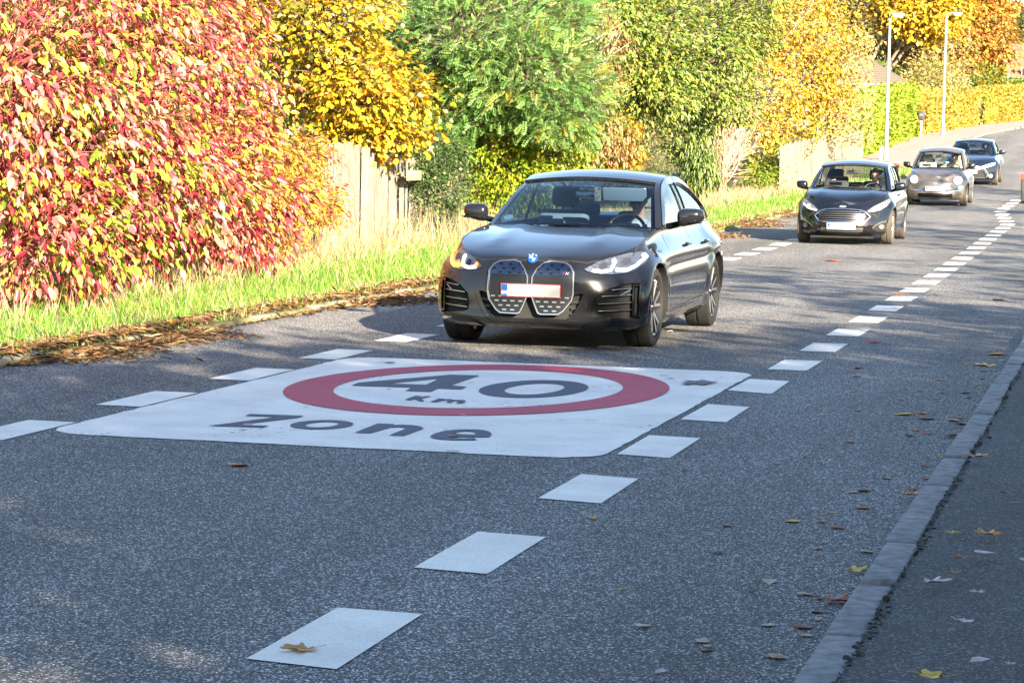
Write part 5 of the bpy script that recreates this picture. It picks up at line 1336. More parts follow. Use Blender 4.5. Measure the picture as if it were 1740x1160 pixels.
# hedges: boxes of leaves
def hedge(name, label, x0, y0, x1, y1, depth, h, n, L, pal, wav=.08, group='clipped hedges beside the far pavement', zb=0.0):
    c = Vector(((x0+x1)/2, (y0+y1)/2, zr((y0+y1)/2))); root = empty(name, c); tag(root, label, 'hedge', group)
    d = Vector((x1-x0, y1-y0, 0)); ln = d.length; d.normalize(); nn = Vector((d.y, -d.x, 0))
    if nn.x < 0: nn = -nn
    u = RNG.random(n)*ln; side = RNG.random(n); v = np.zeros(n); z = np.zeros(n)
    f = side < .55; v[f] = 0; z[f] = RNG.random(f.sum())*h
    t = (side >= .55) & (side < .8); z[t] = h; v[t] = -RNG.random(t.sum())*depth
    b = (side >= .8) & (side < .9); v[b] = -depth; z[b] = RNG.random(b.sum())*h
    e = side >= .9; v[e] = -RNG.random(e.sum())*depth; z[e] = RNG.random(e.sum())*h; u[e] = np.where(RNG.random(e.sum()) < .5, 0, ln)
    wv = wav*np.sin(u*1.9)*np.cos(z*2.3+u)+wav*.6*np.sin(u*5.1+z*3)
    nb = np.zeros((n, 3)); nb[f] = tuple(nn); nb[t] = (0, 0, 1); nb[b] = tuple(-nn); nb[e] = tuple(d)
    P = np.stack([x0+d.x*u+nn.x*v, y0+d.y*u+nn.y*v, np.zeros(n)], 1)
    P[:, 2] = _zt(P[:, 1])+z+zb; P += nb*(wv+RNG.normal(0, .05, n)-.03)[:, None]
    D = nb*.6+RNG.normal(size=(n, 3))*.7+np.array([0, 0, .3]); U = RNG.normal(size=(n, 3))
    cl, _ = pick(pal, n); LL = L*RNG.uniform(.6, 1.2, n)
    foliage('foliage', M_leafm, 'diamond', P, D, U, LL, LL*.7, jitcol(cl, .2), root, tuple(c))
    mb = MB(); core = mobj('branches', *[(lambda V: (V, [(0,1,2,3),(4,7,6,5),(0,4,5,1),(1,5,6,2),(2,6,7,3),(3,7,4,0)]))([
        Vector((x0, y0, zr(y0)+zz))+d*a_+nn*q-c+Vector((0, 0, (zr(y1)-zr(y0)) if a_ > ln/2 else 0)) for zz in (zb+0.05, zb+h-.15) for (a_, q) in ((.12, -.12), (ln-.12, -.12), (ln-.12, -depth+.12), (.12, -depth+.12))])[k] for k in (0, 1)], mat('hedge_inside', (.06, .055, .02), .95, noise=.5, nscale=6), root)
    return root
hedge('green_hedge', 'tall bright green hedge behind the nearer street lamp', -11.2, 100, -10.75, 129, 1.2, 2.45, 26000, .17, G_GRN, .14)
def hx(y): return -10.75+float(bend(y))
hedge('yellow_hedge', 'clipped yellow hedge from the letterbox to the white gate post', hx(130), 130, hx(158), 158, 1.0, 2.1, 13000, .20, G_HGY)
hedge('yellow_green_hedge', 'short yellow-green piece of hedge beside the grey gate', hx(160.5), 160.5, hx(164), 164, 1.0, 2.0, 2600, .2, G_GRN+G_HGY)
hedge('yellow_hedge', 'clipped yellow hedge right of the grey gate near the right edge', hx(164.3), 164.3, hx(178), 178, 1.0, 2.2, 8000, .22, G_HGY)
hedge('yellow_green_hedge', 'farthest piece of clipped hedge, greener, at the right edge', hx(178.3), 178.3, hx(215), 215, 1.0, 2.3, 9000, .24, G_HGY[:2]+G_GRN[:2])
hedge('low_hedge', 'low dark green hedge on the slope behind the yellow hedge', -12, 185, 0, 200, 1.2, 1.0, 6000, .25, G_BUD, zb=1.7)

# far trees
BG = 'trees beyond the gardens'
plant('olive_tree', 'dusky olive and yellow tree behind the golden birch top', 'tree', (-20, 151), [(1450,25,150,3.6,2.5,2.6),(1490,40,152,3.2,2.5,2.0),(1400,-20,150,3.6,2.5,2.5),(1530,60,154,2.4,2,1.4)], 520, 18, .4, .24, .6, G_BGD, 'diamond', .3, 4, None, BG, .2, twigs=.6)
plant('yellow_maple', 'bright yellow broad-leaved tree between the two street lamps', 'tree', (-15.5, 141), [(1560,20,141,2.4,2.4,1.5),(1600,5,142,1.8,2.2,1.2),(1530,0,141,2,2.2,1.2),(1580,50,142,1.0,1.5,.7)], 420, 18, .32, .26, .8, G_MAP, 'diamond', .4, 3, M_bark, BG, .16, twigs=.5)
plant('orange_tree', 'large rust-orange tree right of the farther street lamp', 'tree', (-12, 190), [(1650,60,190,3.3,3,3.0),(1650,95,192,1.5,3,1.5),(1640,110,190,2.6,3,1.4),(1620,30,190,2.6,3,2.6),(1660,-10,192,3.2,3,2.2),(1690,25,194,1.0,3,1.3)], 1000, 18, .42, .34, .7, G_ORT, 'diamond', .4, 4, None, BG, .25, twigs=.4)
plant('orange_tree', 'second rust-orange tree cut by the top right corner', 'tree', (-6, 245), [(1738,40,245,1.3,3,1.6),(1755,80,245,2.2,3,2.0)], 260, 18, .42, .34, .7, G_ORT, 'diamond', .4, 3, None, BG, .2)
plant('orange_shrub', 'orange-brown leafy tree behind the shallow roof', 'tree', (-16, 145), [(1565,85,148,1.5,2,1.0),(1545,70,148,1.2,2,.8),(1610,80,160,1.8,2,1.2),(1600,115,160,1.8,2,.9)], 360, 18, .35, .26, .7, G_ORT+G_BGD, 'diamond', .4, 3, None, BG, .12)
plant('garden_shrub', 'pale tan and yellow garden shrub above the yellow hedge', 'shrub', (-12.8, 142), [(1580,130,140,1.5,1.5,1.0),(1610,135,150,1.4,1.5,.9),(1560,150,139,1.3,1.5,.7)], 320, 18, .25, .2, .5, [(.62,.5,.22,3),(.5,.44,.12,2),(.3,.34,.08,1.6)], 'diamond', .2, 5, None, BG, .04, trunk_name='stems')
plant('garden_shrub', 'green garden shrubs in front of the orange tree', 'shrub', (-10.5, 178), [(1640,145,176,1.8,1.5,.8),(1665,130,178,2,1.5,.7),(1668,128,182,1.0,1.5,.5)], 260, 18, .3, .24, .5, G_BUD+G_HGY[:1], 'diamond', .2, 4, None, BG, .04, trunk_name='stems')
plant('dark_conifer', 'dark narrow conifer behind the orange trees near the right edge', 'tree', (-10, 240), [(1722,70,240,1.6,2,2.0),(1722,40,240,1.1,2,1.6)], 200, 18, .4, .3, .4, G_IVY, 'diamond', -.3, 1, None, BG, .2)

# distant wood closing the view
def far_wood():
    n = 22000; px_ = RNG.uniform(-150, 1700, n); py_ = RNG.uniform(-120, 330, n)
    Y = 60+ (px_/1740)**2*150+RNG.uniform(0, 10, n)
    d = np.array([tuple(at(a, b, y)) for a, b, y in zip(px_, py_, Y)])
    d = d[d[:, 2] > _zt(d[:, 1])]; n = len(d)
    c_, i_ = pick([(.10,.15,.03,3),(.22,.26,.05,2),(.38,.34,.06,1.5),(.05,.08,.02,2),(.34,.20,.06,.7)], n)
    L_ = .45*(d[:, 1]/70)*RNG.uniform(.7, 1.3, n)
    c = d.mean(0); o = foliage('wood', M_leafm, 'leaf', d-c, RNG.normal(size=(n, 3)), RNG.normal(size=(n, 3)), L_, L_*.6, jitcol(c_, .25)); o.location = tuple(c)
    tag(o, 'dense far foliage of mixed greens closing the gaps behind the roadside bushes', 'wood', kind='stuff')
far_wood()

# grass verge
def grass():
    n = 95000
    Y = 14+ (RNG.random(n)**1.15)*84; X = XL+.0-RNG.random(n)**1.1*3.7
    dist = XL-X; nz = np.sin(X*2.1+Y*.8)*np.cos(Y*1.3-X*.7)+.6*np.sin(Y*3.1+X*4)
    tall = np.clip((dist-1.6)/1.6, 0, 1)
    h = (.07+.11*RNG.random(n)+.05*nz*(.5))*(1+1.2*tall*RNG.random(n)); h = np.clip(h*(.75+.6*np.clip(np.sin(X*9+np.sin(Y*5))*np.sin(Y*7+X*3), -.3, 1)), .04, .55)
    P = np.stack([X, Y, _zt(Y)+.055], 1)
    lean = RNG.normal(size=(n, 3))*np.array([.45, .45, 0])+np.array([0, 0, 1.0])
    dry = (RNG.random(n) < np.clip(.10+.5*tall+.25*(nz > .9)+.35*np.exp(-((dist-.1)/.3)**2), 0, .9))
    g, _ = pick([(.16,.38,.03,3),(.24,.46,.05,3),(.09,.24,.02,2),(.36,.48,.08,1)], n); t, _ = pick([(.62,.48,.26,3),(.52,.38,.18,2),(.70,.60,.40,1.4),(.34,.24,.10,1)], n)
    C = jitcol(np.where(dry[:, None], t, g))
    w_ = .006+.005*RNG.random(n)
    w_ *= np.clip(Y/30, .9, 2.2)
    o = foliage('grass', M_grassb, 'blade', P, lean, RNG.normal(size=(n, 3)), h, w_, C); tag(o, 'bright green grass of the left verge with dry blades mixed in', 'grass', kind='stuff')
    # tall straw along the bushes and the fence
    n = 11000; Y = 18+RNG.random(n)**.7*72
    edge = np.interp(Y, [18, 24, 30, 36, 45, 60, 80], [-9.3, -9.9, -10.4, -11.0, -11.1, -10.5, -9.6])
    X = edge+RNG.normal(0, .35, n)
    P = np.stack([X, Y, _zt(Y)+.05], 1); h = RNG.uniform(.12, .62, n)*np.where((Y > 33) & (Y < 45), 1.25, .8)
    lean = RNG.normal(size=(n, 3))*np.array([.3, .3, 0])+np.array([0, 0, 1.0]); c_, _ = pick([(.58,.47,.30,3),(.46,.36,.20,2),(.66,.58,.42,1.2),(.40,.42,.12,.8),(.45,.26,.14,.6)], n)
    w_ = .007*np.clip(Y/30, .8, 2)*RNG.uniform(.6, 1.2, n)
    o = foliage('dry_grass', M_grassb, 'blade', P, lean, RNG.normal(size=(n, 3)), h, w_, jitcol(c_)); tag(o, 'tall pale straw grass standing along the foot of the bushes and fence', 'grass', kind='stuff')
    # litter along the left kerb
    n = 42000; Y = 13+RNG.random(n)**1.2*48; k = (np.sin(Y*.9+3.0)+np.sin(Y*2.3+4)*.5+.3)
    spread = np.clip(.12+.24*np.clip(k, -.3, 2), .06, .75); 
    X = XL-.10+.05+np.abs(RNG.normal(0, 1, n))*spread*.8-RNG.random(n)*.25
    zz = np.where(X > XL, .006, .09)+np.abs(RNG.normal(0, .012, n))+.03*np.clip(spread-.1, 0, 1)*(X > XL)
    P = np.stack([X, Y, _zt(Y)+zz], 1); D = RNG.normal(size=(n, 3))*np.array([1, 1, .18])
    straw = RNG.random(n) < .62
    c_, _ = pick([(.34,.15,.06,3),(.46,.20,.07,2),(.20,.10,.05,2),(.55,.32,.16,1.5),(.5,.3,.05,.6)], n); t, _ = pick([(.40,.28,.14,3),(.24,.14,.07,3),(.55,.42,.25,1)], n)
    L_ = np.where(straw, RNG.uniform(.05, .15, n), RNG.uniform(.04, .09, n)); W_ = np.where(straw, .007, L_*.6)
    km = RNG.random(n) < np.clip(.35+.45*k, .12, 1)
    P, D, L_, W_, straw, t, c_ = P[km], D[km], L_[km], W_[km], straw[km], t[km], c_[km]; n = len(P)
    o = foliage('leaf_litter', M_leafm, 'leaf', P, D, np.array([0, 0, 1.0])+RNG.normal(size=(n, 3))*.35, L_, W_, jitcol(np.where(straw[:, None], t, c_))); tag(o, 'brown drift of fallen leaves and straw along the left kerb', 'leaf litter', kind='stuff')
    # earth crumbs under the drift
    n = 5000; Y = 13+RNG.random(n)*30; k = (np.sin(Y*.9+3.0)+np.sin(Y*2.3+4)*.5+.3); spread = np.clip(.08+.16*np.clip(k, -.3, 2), .04, .55)
    X = XL-.02+np.abs(RNG.normal(0, 1, n))*spread*.85; P = np.stack([X, Y, _zt(Y)+.004], 1); L_ = RNG.uniform(.02, .06, n)
    c_, _ = pick([(.07,.05,.035,3),(.12,.08,.05,2)], n)
    o = foliage('kerb_dirt', M_leafm, 'round', P, RNG.normal(size=(n, 3))*np.array([1, 1, .1]), np.array([0, 0, 1.0])+RNG.normal(size=(n, 3))*.3, L_, L_, jitcol(c_)); tag(o, 'dark crumbs of soil washed along the left gutter', 'dirt', kind='stuff')
    n = 1900; Y = 6.5+RNG.random(n)**1.3*28
    X = XR+.135+np.abs(RNG.normal(0, .009, n))*(1+.8*np.sin(Y*3.1))-.008; P = np.stack([X, Y, _zt(Y)+.072], 1); L_ = RNG.uniform(.008, .028, n)
    c_, _ = pick([(.09,.08,.06,3),(.13,.10,.07,2),(.10,.12,.06,1)], n)
    o = foliage('kerb_moss', M_leafm, 'round', P, RNG.normal(size=(n, 3))*np.array([1, 1, .3]), np.array([0, 0, 1.0])+RNG.normal(size=(n, 3))*.3, L_, L_, jitcol(c_)); tag(o, 'dark moss and grit in the joint behind the right kerb', 'moss', kind='stuff')
grass()

# ------------------------------------------------------------ trees on the near side, which shade the road
def bare_tree(name, label, base, H, seed, lean=(0, 0), fork=3, depth=4, rad=.13, leaves=0, group='trees on the near side of the road', pal=G_ORT):
    rg = random.Random(seed); loc = Vector((base[0], base[1], zr(base[1])+.05)); root = empty(name, loc); tag(root, label, 'tree', group)
    tk = MB(); br = MB(); tips = []
    def grow(p, d, L, r, lev):
        n = 4; pts = [p]; q = p.copy(); dd = d.copy()
        for i in range(n):
            dd = (dd+Vector((rg.gauss(0, .09), rg.gauss(0, .09), rg.gauss(.02, .05)))).normalized(); q = q+dd*L/n; pts.append(q.copy())
        (tk if lev == 0 else br).tube(pts, [r*(1-.4*i/n) for i in range(n+1)], 7 if lev < 2 else 4, cap=False)
        if lev >= depth: tips.append((q, dd)); return
        for k in range(fork if lev else fork+1):
            t = rg.uniform(.45, 1) if k else 1
            s = pts[min(n, int(t*n))]
            nd = (dd+Vector((rg.gauss(0, .5), rg.gauss(0, .5), rg.gauss(.10, .3)))*(1 if k else .4)).normalized()
            grow(s, nd, L*rg.uniform(.55, .78), r*(.62 if k == 0 else .42), lev+1)
    grow(Vector((0, 0, 0)), Vector((lean[0], lean[1], 1)).normalized(), H*.36, rad, 0)
    tk.build('trunk', M_bark, root, True, 80); br.build('branches', M_bark, root)
    if leaves:
        T = np.array([tuple(t[0]) for t in tips]); T = T[RNG.permutation(len(T))[:max(8, int(len(T)*.45))]]; i = RNG.integers(0, len(T), leaves); P = T[i]+RNG.normal(size=(leaves, 3))*np.array([.34, .34, .22])
        c_, _ = pick(pal, leaves); L_ = RNG.uniform(.16, .30, leaves)
        foliage('foliage', M_leaf, 'diamond', P, RNG.normal(size=(leaves, 3)), RNG.normal(size=(leaves, 3)), L_, L_*.8, jitcol(c_), root)
    return root
for k, (bx, by, H, sd_, lv) in enumerate([(11.5, 11, 11, 1, 1100), (9.5, 18, 10.5, 2, 1500), (10.5, 25, 11, 3, 1000), (9, 33, 11, 4, 700), (10.5, 42, 12, 5, 600), (9.5, 53, 12, 6, 900), (9, 66, 12, 7, 1400)]):
    bare_tree('roadside_tree', 'tall sparse half-bare tree on the near side of the road, outside the picture', (bx, by), H, sd_, leaves=lv)
SH = 'unseen shrubs added behind the viewer to cast shade'  # out-of-view shrubs, added and sized to throw the broad foreground shade
shade = [((5.9, -1.4), 8.6, 2.2), ((3.6, -4.8), 8.6, 2.3), ((1.2, -8.2), 8.6, 2.3), ((-1.4, -11.5), 8.8, 2.3), ((7.8, 2.3), 8.7, 2.2), ((10.3, 3.6), 8.7, 2.2), ((11.0, 7.0), 8.3, 2.2), ((12.0, 10.6), 8.5, 2.1),
 ((12.6, 14.0), 7.8, 2.1), ((8.0, -4.0), 8.0, 2.4), ((5.5, -8.0), 8.0, 2.4), ((3, -11.5), 8, 2.4), ((12.6, 17.2), 7.4, 1.9), ((6.9, .5), 8.4, 2.0), ((9.2, 1.4), 8.2, 2.0)]
for k, ((bx, by), H, r_) in enumerate(shade):
    plant('shade_shrub', 'tall dense shrub added unseen behind the viewer to shade the road', 'shrub', (bx, by),
        [(bx, by, H*.18, r_, r_, H*.22), (bx, by, H*.42, r_, r_, H*.24), (bx, by, H*.65, r_, r_, H*.22), (bx, by, H*.84, r_*.9, r_*.9, H*.16)], 520, 14, .30, .30, .65, G_OLV, 'diamond', .2, 3, None, SH, .08, world=True, shell=.3)
# ============================================================ STREET FURNITURE, FENCES, HOUSES
M_wood = mat('weathered_plank', (.19, .165, .13), .85, noise=.35, nscale=5, bump=.5, bscale=30)
M_wood2 = mat('pale_plank', (.20, .175, .14), .85, noise=.4, nscale=4, bump=.5, bscale=30)
M_rail = mat('mossy_rail', (.30, .24, .15), .9, noise=.4, nscale=9, bump=.5)
M_pole = mat('galvanised_pole', (.34, .34, .33), .45, metal=.25)
M_greyp = mat('grey_post', (.28, .29, .30), .6, noise=.15)
M_dark = mat('dark_post', (.03, .03, .035), .6)
M_redp = mat('red_reflector', (.7, .05, .03), .35, coat=.6)
M_wall = mat('rendered_wall', (.36, .31, .24), .9, noise=.1, nscale=2, bump=.3)
M_trim = mat('white_trim', (.42, .42, .41), .6)
M_win = mat('window_glass', (.03, .035, .04), .08, coat=.5)
def rooftile(name, c1, c2, sc=3.2):
    m, nt, b = nmat(name); N = nt.nodes; L = nt.links
    tc = N.new('ShaderNodeTexCoord'); wv = N.new('ShaderNodeTexWave'); wv.wave_type = 'BANDS'; wv.bands_direction = 'Z'; wv.inputs['Scale'].default_value = sc; wv.inputs['Distortion'].default_value = .4
    ns = N.new('ShaderNodeTexNoise'); ns.inputs['Scale'].default_value = 6
    L.new(tc.outputs['Object'], wv.inputs['Vector']); L.new(tc.outputs['Object'], ns.inputs['Vector'])
    mx = N.new('ShaderNodeMix'); mx.data_type = 'RGBA'; mx.inputs[6].default_value = (*c1, 1); mx.inputs[7].default_value = (*c2, 1)
    ad = N.new('ShaderNodeMath'); ad.operation = 'MULTIPLY'; L.new(wv.outputs['Fac'], ad.inputs[0]); L.new(ns.outputs['Fac'], ad.inputs[1]); L.new(ad.outputs[0], mx.inputs[0]); L.new(mx.outputs[2], b.inputs['Base Color'])
    bp = N.new('ShaderNodeBump'); bp.inputs['Strength'].default_value = .6; bp.inputs['Distance'].default_value = .03; L.new(wv.outputs['Fac'], bp.inputs['Height']); L.new(bp.outputs[0], b.inputs['Normal']); b.inputs['Roughness'].default_value = .9
    return m
M_roofg = rooftile('grey_brown_roof', (.10, .08, .06), (.17, .14, .11))
M_roofr = rooftile('red_tile_roof', (.24, .09, .06), (.34, .15, .10))

# near plank fence
def plank_fence(name, label, pts, hts, pw, gap, m, seed, missing=.0, rail=True, posts=(), group='plank fences of the left verge'):
    a0 = Vector((pts[0][0], pts[0][1], zr(pts[0][1]))); root = empty(name, a0); tag(root, label, 'fence', group)
    rg = random.Random(seed)
    for i in range(len(pts)-1):
        p, q = Vector((*pts[i], 0)), Vector((*pts[i+1], 0)); L = (q-p).length; u = (q-p)/L; n = int(L/(pw+gap)); ang = math.atan2(u.y, u.x)
        mb = MB()
        for k in range(n):
            if rg.random() < missing: continue
            t = (k+.5)/n; c = p.lerp(q, t); h = hts[i]+(hts[i+1]-hts[i])*t + rg.uniform(-.05, .05)
            nrm_ = Vector((u.y, -u.x, 0))*rg.uniform(-.012, .012)
            z = zr(c.y)+.02
            mb.box((c.x+nrm_.x-a0.x, c.y+nrm_.y-a0.y, z+h/2-a0.z), (pw*rg.uniform(.85, 1.05), .02, h), 0, rz=ang+rg.uniform(-.02, .02), rx=rg.uniform(-.012, .012))
        mb.build('planks', m, root)
        for hh in (.28, .78):
            r = MB(); off = Vector((-u.y, u.x, 0))*.04
            c0 = p+off; c1 = q+off
            r.tube([(c0.x-a0.x, c0.y-a0.y, zr(p.y)+hts[i]*hh-a0.z), (c1.x-a0.x, c1.y-a0.y, zr(q.y)+hts[i+1]*hh-a0.z)], .035, 4); r.build('rail', M_rail, root)
    for (x, y, h) in posts:
        r = MB(); r.rbox((x-a0.x, y-a0.y, zr(y)+h/2-a0.z), (.11, .11, h), .012); r.build('post', M_wood2, root)
    return root
pA = at(545, 300, 36.3); pB = at(612, 300, 38.5); pC = at(725, 300, 43.0)
plank_fence('plank_fence', 'weathered pale plank fence between the red bush and the ivy', [(pA.x, 36.3), (pB.x, 38.5)], [1.66, 1.60], .09, .022, M_wood, 1)
pp = plank_fence('picket_fence', 'ragged half-open picket fence with a mossy board under the ivy', [(pB.x+.06, 38.7), (pC.x, 43.0)], [1.52, 1.32], .075, .055, M_wood2, 2, missing=.22, posts=[(pB.x+.10, 38.45, 1.6)])
e = at(692, 300, 41.0); r = MB(); r.rbox((0, 0, 0), (.95, .04, .17), .01, rz=math.atan2(43-38.7, pC.x-pB.x), rx=0); o = r.build('board', M_rail, pp, True); o.location = at(693, 298, 41.2)-pp.location+Vector((.12, -.05, 0)); o.rotation_euler = (0, R_(0), 0)
pD = at(1325, 290, 72); pE = at(1466, 260, 96)
plank_fence('plank_fence', 'long pale plank fence behind the white-stemmed tree', [(pD.x, 72), ((pD.x+pE.x)/2, 84), (pE.x, 96)], [1.45, 1.5, 1.42], .13, .03, M_wood2, 4)

# street lamps
def lamp(label, px, pyb, Y, top_py, arm):
    b = at(px, pyb, Y); t = at(px+.0, top_py, Y); H = t.z-zr(Y)-.02
    root = empty('street_lamp', (b.x, Y, zr(Y)+.05)); tag(root, label, 'street lamp', 'street lamps on the far pavement')
    p = MB(); p.tube([(0, 0, 0), (0, 0, H*.30), (0, 0, H*.96)], [.085, .075, .05], 14); p.build('pole', M_pole, root, True)
    c = MB(); c.tube([(0, 0, .0), (0, 0, .5)], .10, 14); c.build('pole_base', M_pole, root, True)
    a = MB(); a.tube([(0, 0, H*.955)]+[(arm*(1-math.cos(t_)), -.05*t_, H*.955+.20*math.sin(t_)) for t_ in np.linspace(.2, 1.57, 6)]+[(arm*1.25, -.12, H*.955+.19)], .035, 8); a.build('arm', M_pole, root, True)
    h = MB(); h.rbox((arm*1.35+.12, -.14, H*.955+.15), (.50, .26, .13), .05, seg=3); hh = h.build('lamp_head', M_pole, root, True)
    g = MB(); g.rbox((arm*1.35+.12, -.14, H*.955+.07), (.36, .19, .07), .03); g.build('diffuser', M_trim, hh, True)
    d = MB(); d.box((0, -.088, .9), (.09, .02, .3)); d.build('access_door', M_greyp, root)
lamp('nearer tall grey street lamp in front of the green hedge', 1505, 272, 104, 22, .16)
lamp('farther tall grey street lamp in front of the yellow hedge', 1602, 219, 131, 20, .32)

def post_thing(name, label, cat, px, py_top, py_bot, Y, w_, m, parts=()):
    b = at(px, py_bot, Y); t = at(px, py_top, Y); H = t.z-b.z
    root = empty(name, tuple(b)); tag(root, label, cat)
    s = MB(); s.rbox((0, 0, H/2-.1), (w_, w_, H+.2), w_*.2); s.build('post', m, root, True)
    return root, H
r_, H = post_thing('concrete_bollard', 'short grey concrete post left of the nearer lamp foot', 'bollard', 1497, 250, 276, 101, .14, M_greyp)
mb = MB(); mb.rbox((0, 0, H), (.17, .17, .05), .02); mb.build('cap', M_greyp, r_, True)
r_, H = post_thing('letterbox', 'dark grey letterbox on a post at the start of the yellow hedge', 'letterbox', 1565, 192, 224, 128, .10, M_greyp)
mb = MB(); mb.rbox((0, -.05, H-.12), (.32, .24, .42), .04); bx_ = mb.build('box', M_dark, r_, True)
mb = MB(); mb.box((0, -.175, H-.10), (.16, .006, .07)); mb.build('sticker', mat('pink_sticker', (.6, .15, .15), .6), bx_)
r_, H = post_thing('marker_post', 'low post with red and white reflective band left of the taupe car', 'marker post', 1522, 275, 310, 72.5, .12, M_greyp)
mb = MB(); mb.rbox((0, -.005, H-.10), (.15, .15, .11), .02); mb.build('red_band', M_redp, r_, True)
mb = MB(); mb.rbox((0, -.005, H-.02), (.155, .155, .045), .02); mb.build('white_band', M_trim, r_, True)
# traffic island with its dark post
ib = ground(1702, 350, 0)
vv = MB(); isl = [(-2.95, 72.0), (-2.4, 71.3), (-1.2, 71.0), (.2, 71.2), (.4, 76), (-.4, 80.5), (-1.6, 81), (-2.5, 78)]
n = len(isl); V = [(x, y, zr(y)+.0) for x, y in isl]+[(x, y, zr(y)+.13) for x, y in isl]+[(-1.2+(x+1.2)*.86, 75.5+(y-75.5)*.93, zr(y)+.135) for x, y in isl]
F = [(k, (k+1) % n, n+(k+1) % n, n+k) for k in range(n)]+[(n+k, n+(k+1) % n, 2*n+(k+1) % n, 2*n+k) for k in range(n)]
o = mobj('traffic_island_kerb', V, F, M_kerb2); o['kind'] = 'structure'
o = mobj('traffic_island', V[2*n:], [tuple(range(n))], M_verge); o['kind'] = 'structure'
r_, H = post_thing('marker_post', 'dark bollard with red top on the traffic island at the right edge', 'marker post', 1739, 296, 346, 72.6, .16, M_dark)
mb = MB(); mb.rbox((0, -.01, H-.08), (.19, .19, .16), .02); mb.build('red_band', M_redp, r_, True)
# gate with posts in the yellow hedge
gy = 159.2; gr = empty('garden_gate', (hx(gy), gy, zr(gy))); tag(gr, 'grey slatted gate beside a white post in the yellow hedge', 'gate')
mb = MB(); mb.box((-.45, -1.0, 1.05), (.11, .11, 2.3)); mb.build('gate_post', M_trim, gr)
mb = MB()
for k in range(5): mb.box((-.30+k*.075, -.95, 1.4), (.06, .03, 1.1))
mb.build('panel', mat('grey_gate', (.06, .055, .055), .7), gr)
pr = empty('garden_gate_post', tuple(at(1725, 153, 180))); tag(pr, 'white post above the yellow-green hedge near the right edge', 'post')
mb = MB(); mb.box((0, 0, -.6), (.16, .16, 1.8)); mb.box((0, 0, .33), (.2, .2, .05)); mb.build('post', M_trim, pr)
# grey fence on the slope beyond the hedges
f0 = at(1632, 140, 192); fr_ = empty('slat_fence', tuple(f0)); tag(fr_, 'low pale grey slat fence with white posts in front of the orange tree', 'fence')
mb = MB()
for k in range(26): mb.box((k*.14, .0, -.3), (.09, .03, 1.0))
mb.build('slats', mat('grey_slats', (.5, .5, .52), .8), fr_)
for k in range(3):
    mb = MB(); mb.box((k*1.7+.05, -.05, -.15), (.12, .12, 1.6)); mb.build('post', M_trim, fr_)
r_ = MB(); r_.box((1.8, -.04, .1), (3.7, .03, .06)); r_.build('rail', M_greyp, fr_)

# houses
def house(name, label, c, w_, d_, he, hr, roofm, wallm, hip=.25, over=.45, rz=0.0, wins=(), parts=True):
    root = empty(name, c, rz); tag(root, label, 'house')
    mb = MB(); x, y = w_/2, d_/2
    V = [(-x,-y,-3),(x,-y,-3),(x,y,-3),(-x,y,-3),(-x,-y,he),(x,-y,he),(x,y,he),(-x,y,he),(-x,0,hr-.15),(x,0,hr-.15)]
    mb.add(V, [(0,1,5,4),(1,2,6,9,5),(2,3,7,6),(3,0,4,8,7)] if hip == 0 else [(0,1,5,4),(1,2,6,5),(2,3,7,6),(3,0,4,7)]); mb.build('wall', wallm, root)
    xo, yo = x+over, y+over; zo = he-(hr-he)*over/y; t = .14; hx_ = hip*w_
    V = [(-xo,-yo,zo),(xo,-yo,zo),(xo,yo,zo),(-xo,yo,zo),(-xo+hx_,0,hr),(xo-hx_,0,hr)]
    V2 = [(a, b, z_-t) for a, b, z_ in V]
    F = [(0,1,5,4),(1,2,5),(2,3,4,5),(3,0,4)]; F2 = [tuple(i+6 for i in f[::-1]) for f in F]; S_ = [(0,6,7,1),(1,7,8,2),(2,8,9,3),(3,9,6,0)]
    rf = mobj('roof', V+V2, F+F2+S_, roofm, root)
    gt = MB(); gt.tube([(-xo, -yo-.05, zo-.08), (xo, -yo-.05, zo-.08)], .06, 8); gt.tube([(xo+.05, -yo, zo-.08), (xo+.05, yo, zo-.08)], .06, 8); gt.build('gutter', M_trim, root)
    for (wx, wz, ww, wh, sd) in wins:
        f = MB(); 
        if sd == 'f': f.box((wx, -y-.03, wz), (ww, .08, wh))
        else: f.box((x+.03, wx, wz), (.08, ww, wh))
        wf = f.build('window', M_trim, root); g = MB()
        if sd == 'f': g.box((wx, -y-.06, wz), (ww-.14, .05, wh-.14))
        else: g.box((x+.06, wx, wz), (.05, ww-.14, wh-.14))
        g.build('pane', M_win, wf)
    return root
ea = at(1534, 139, 132)
house('house', 'house with a low grey-brown roof half hidden behind the green hedge', (ea.x-4.3, 135.5, zr(132)+.3), 8.0, 6.2, ea.z-zr(132)-.1, ea.z-zr(132)+1.65, M_roofg, M_wall, hip=.42, over=.5, wins=[(2.2, 1.8, 1.2, 1.1, 'f'), (-1.5, 1.8, 1.2, 1.1, 'f'), (0, 1.8, 1.2, 1.1, 's')])
pb = at(1478, 178, 127); ph = empty('garden_playhouse', tuple(pb)); tag(ph, 'small white-posted playhouse with a grey roof above the green hedge', 'playhouse')
for sx_ in (-.5, 0, .5):
    mb = MB(); mb.box((sx_, -.3, -.1), (.07, .07, 1.7)); mb.build('post', M_trim, ph)
mb = MB(); mb.box((0, .4, -.4), (1.2, 1.0, 1.2)); mb.build('wall', M_trim, ph)
mb = MB(); mb.add([(-.75,-.6,.65),(.75,-.6,.5),(.75,.9,.75),(-.75,.9,.95),(-.75,-.6,.73),(.75,-.6,.58),(.75,.9,.83),(-.75,.9,1.03)], [(3,2,1,0),(4,5,6,7),(0,1,5,4),(1,2,6,5),(2,3,7,6),(3,0,4,7)]); mb.build('roof', M_greyp, ph)
eb = at(1712, 124, 222); 
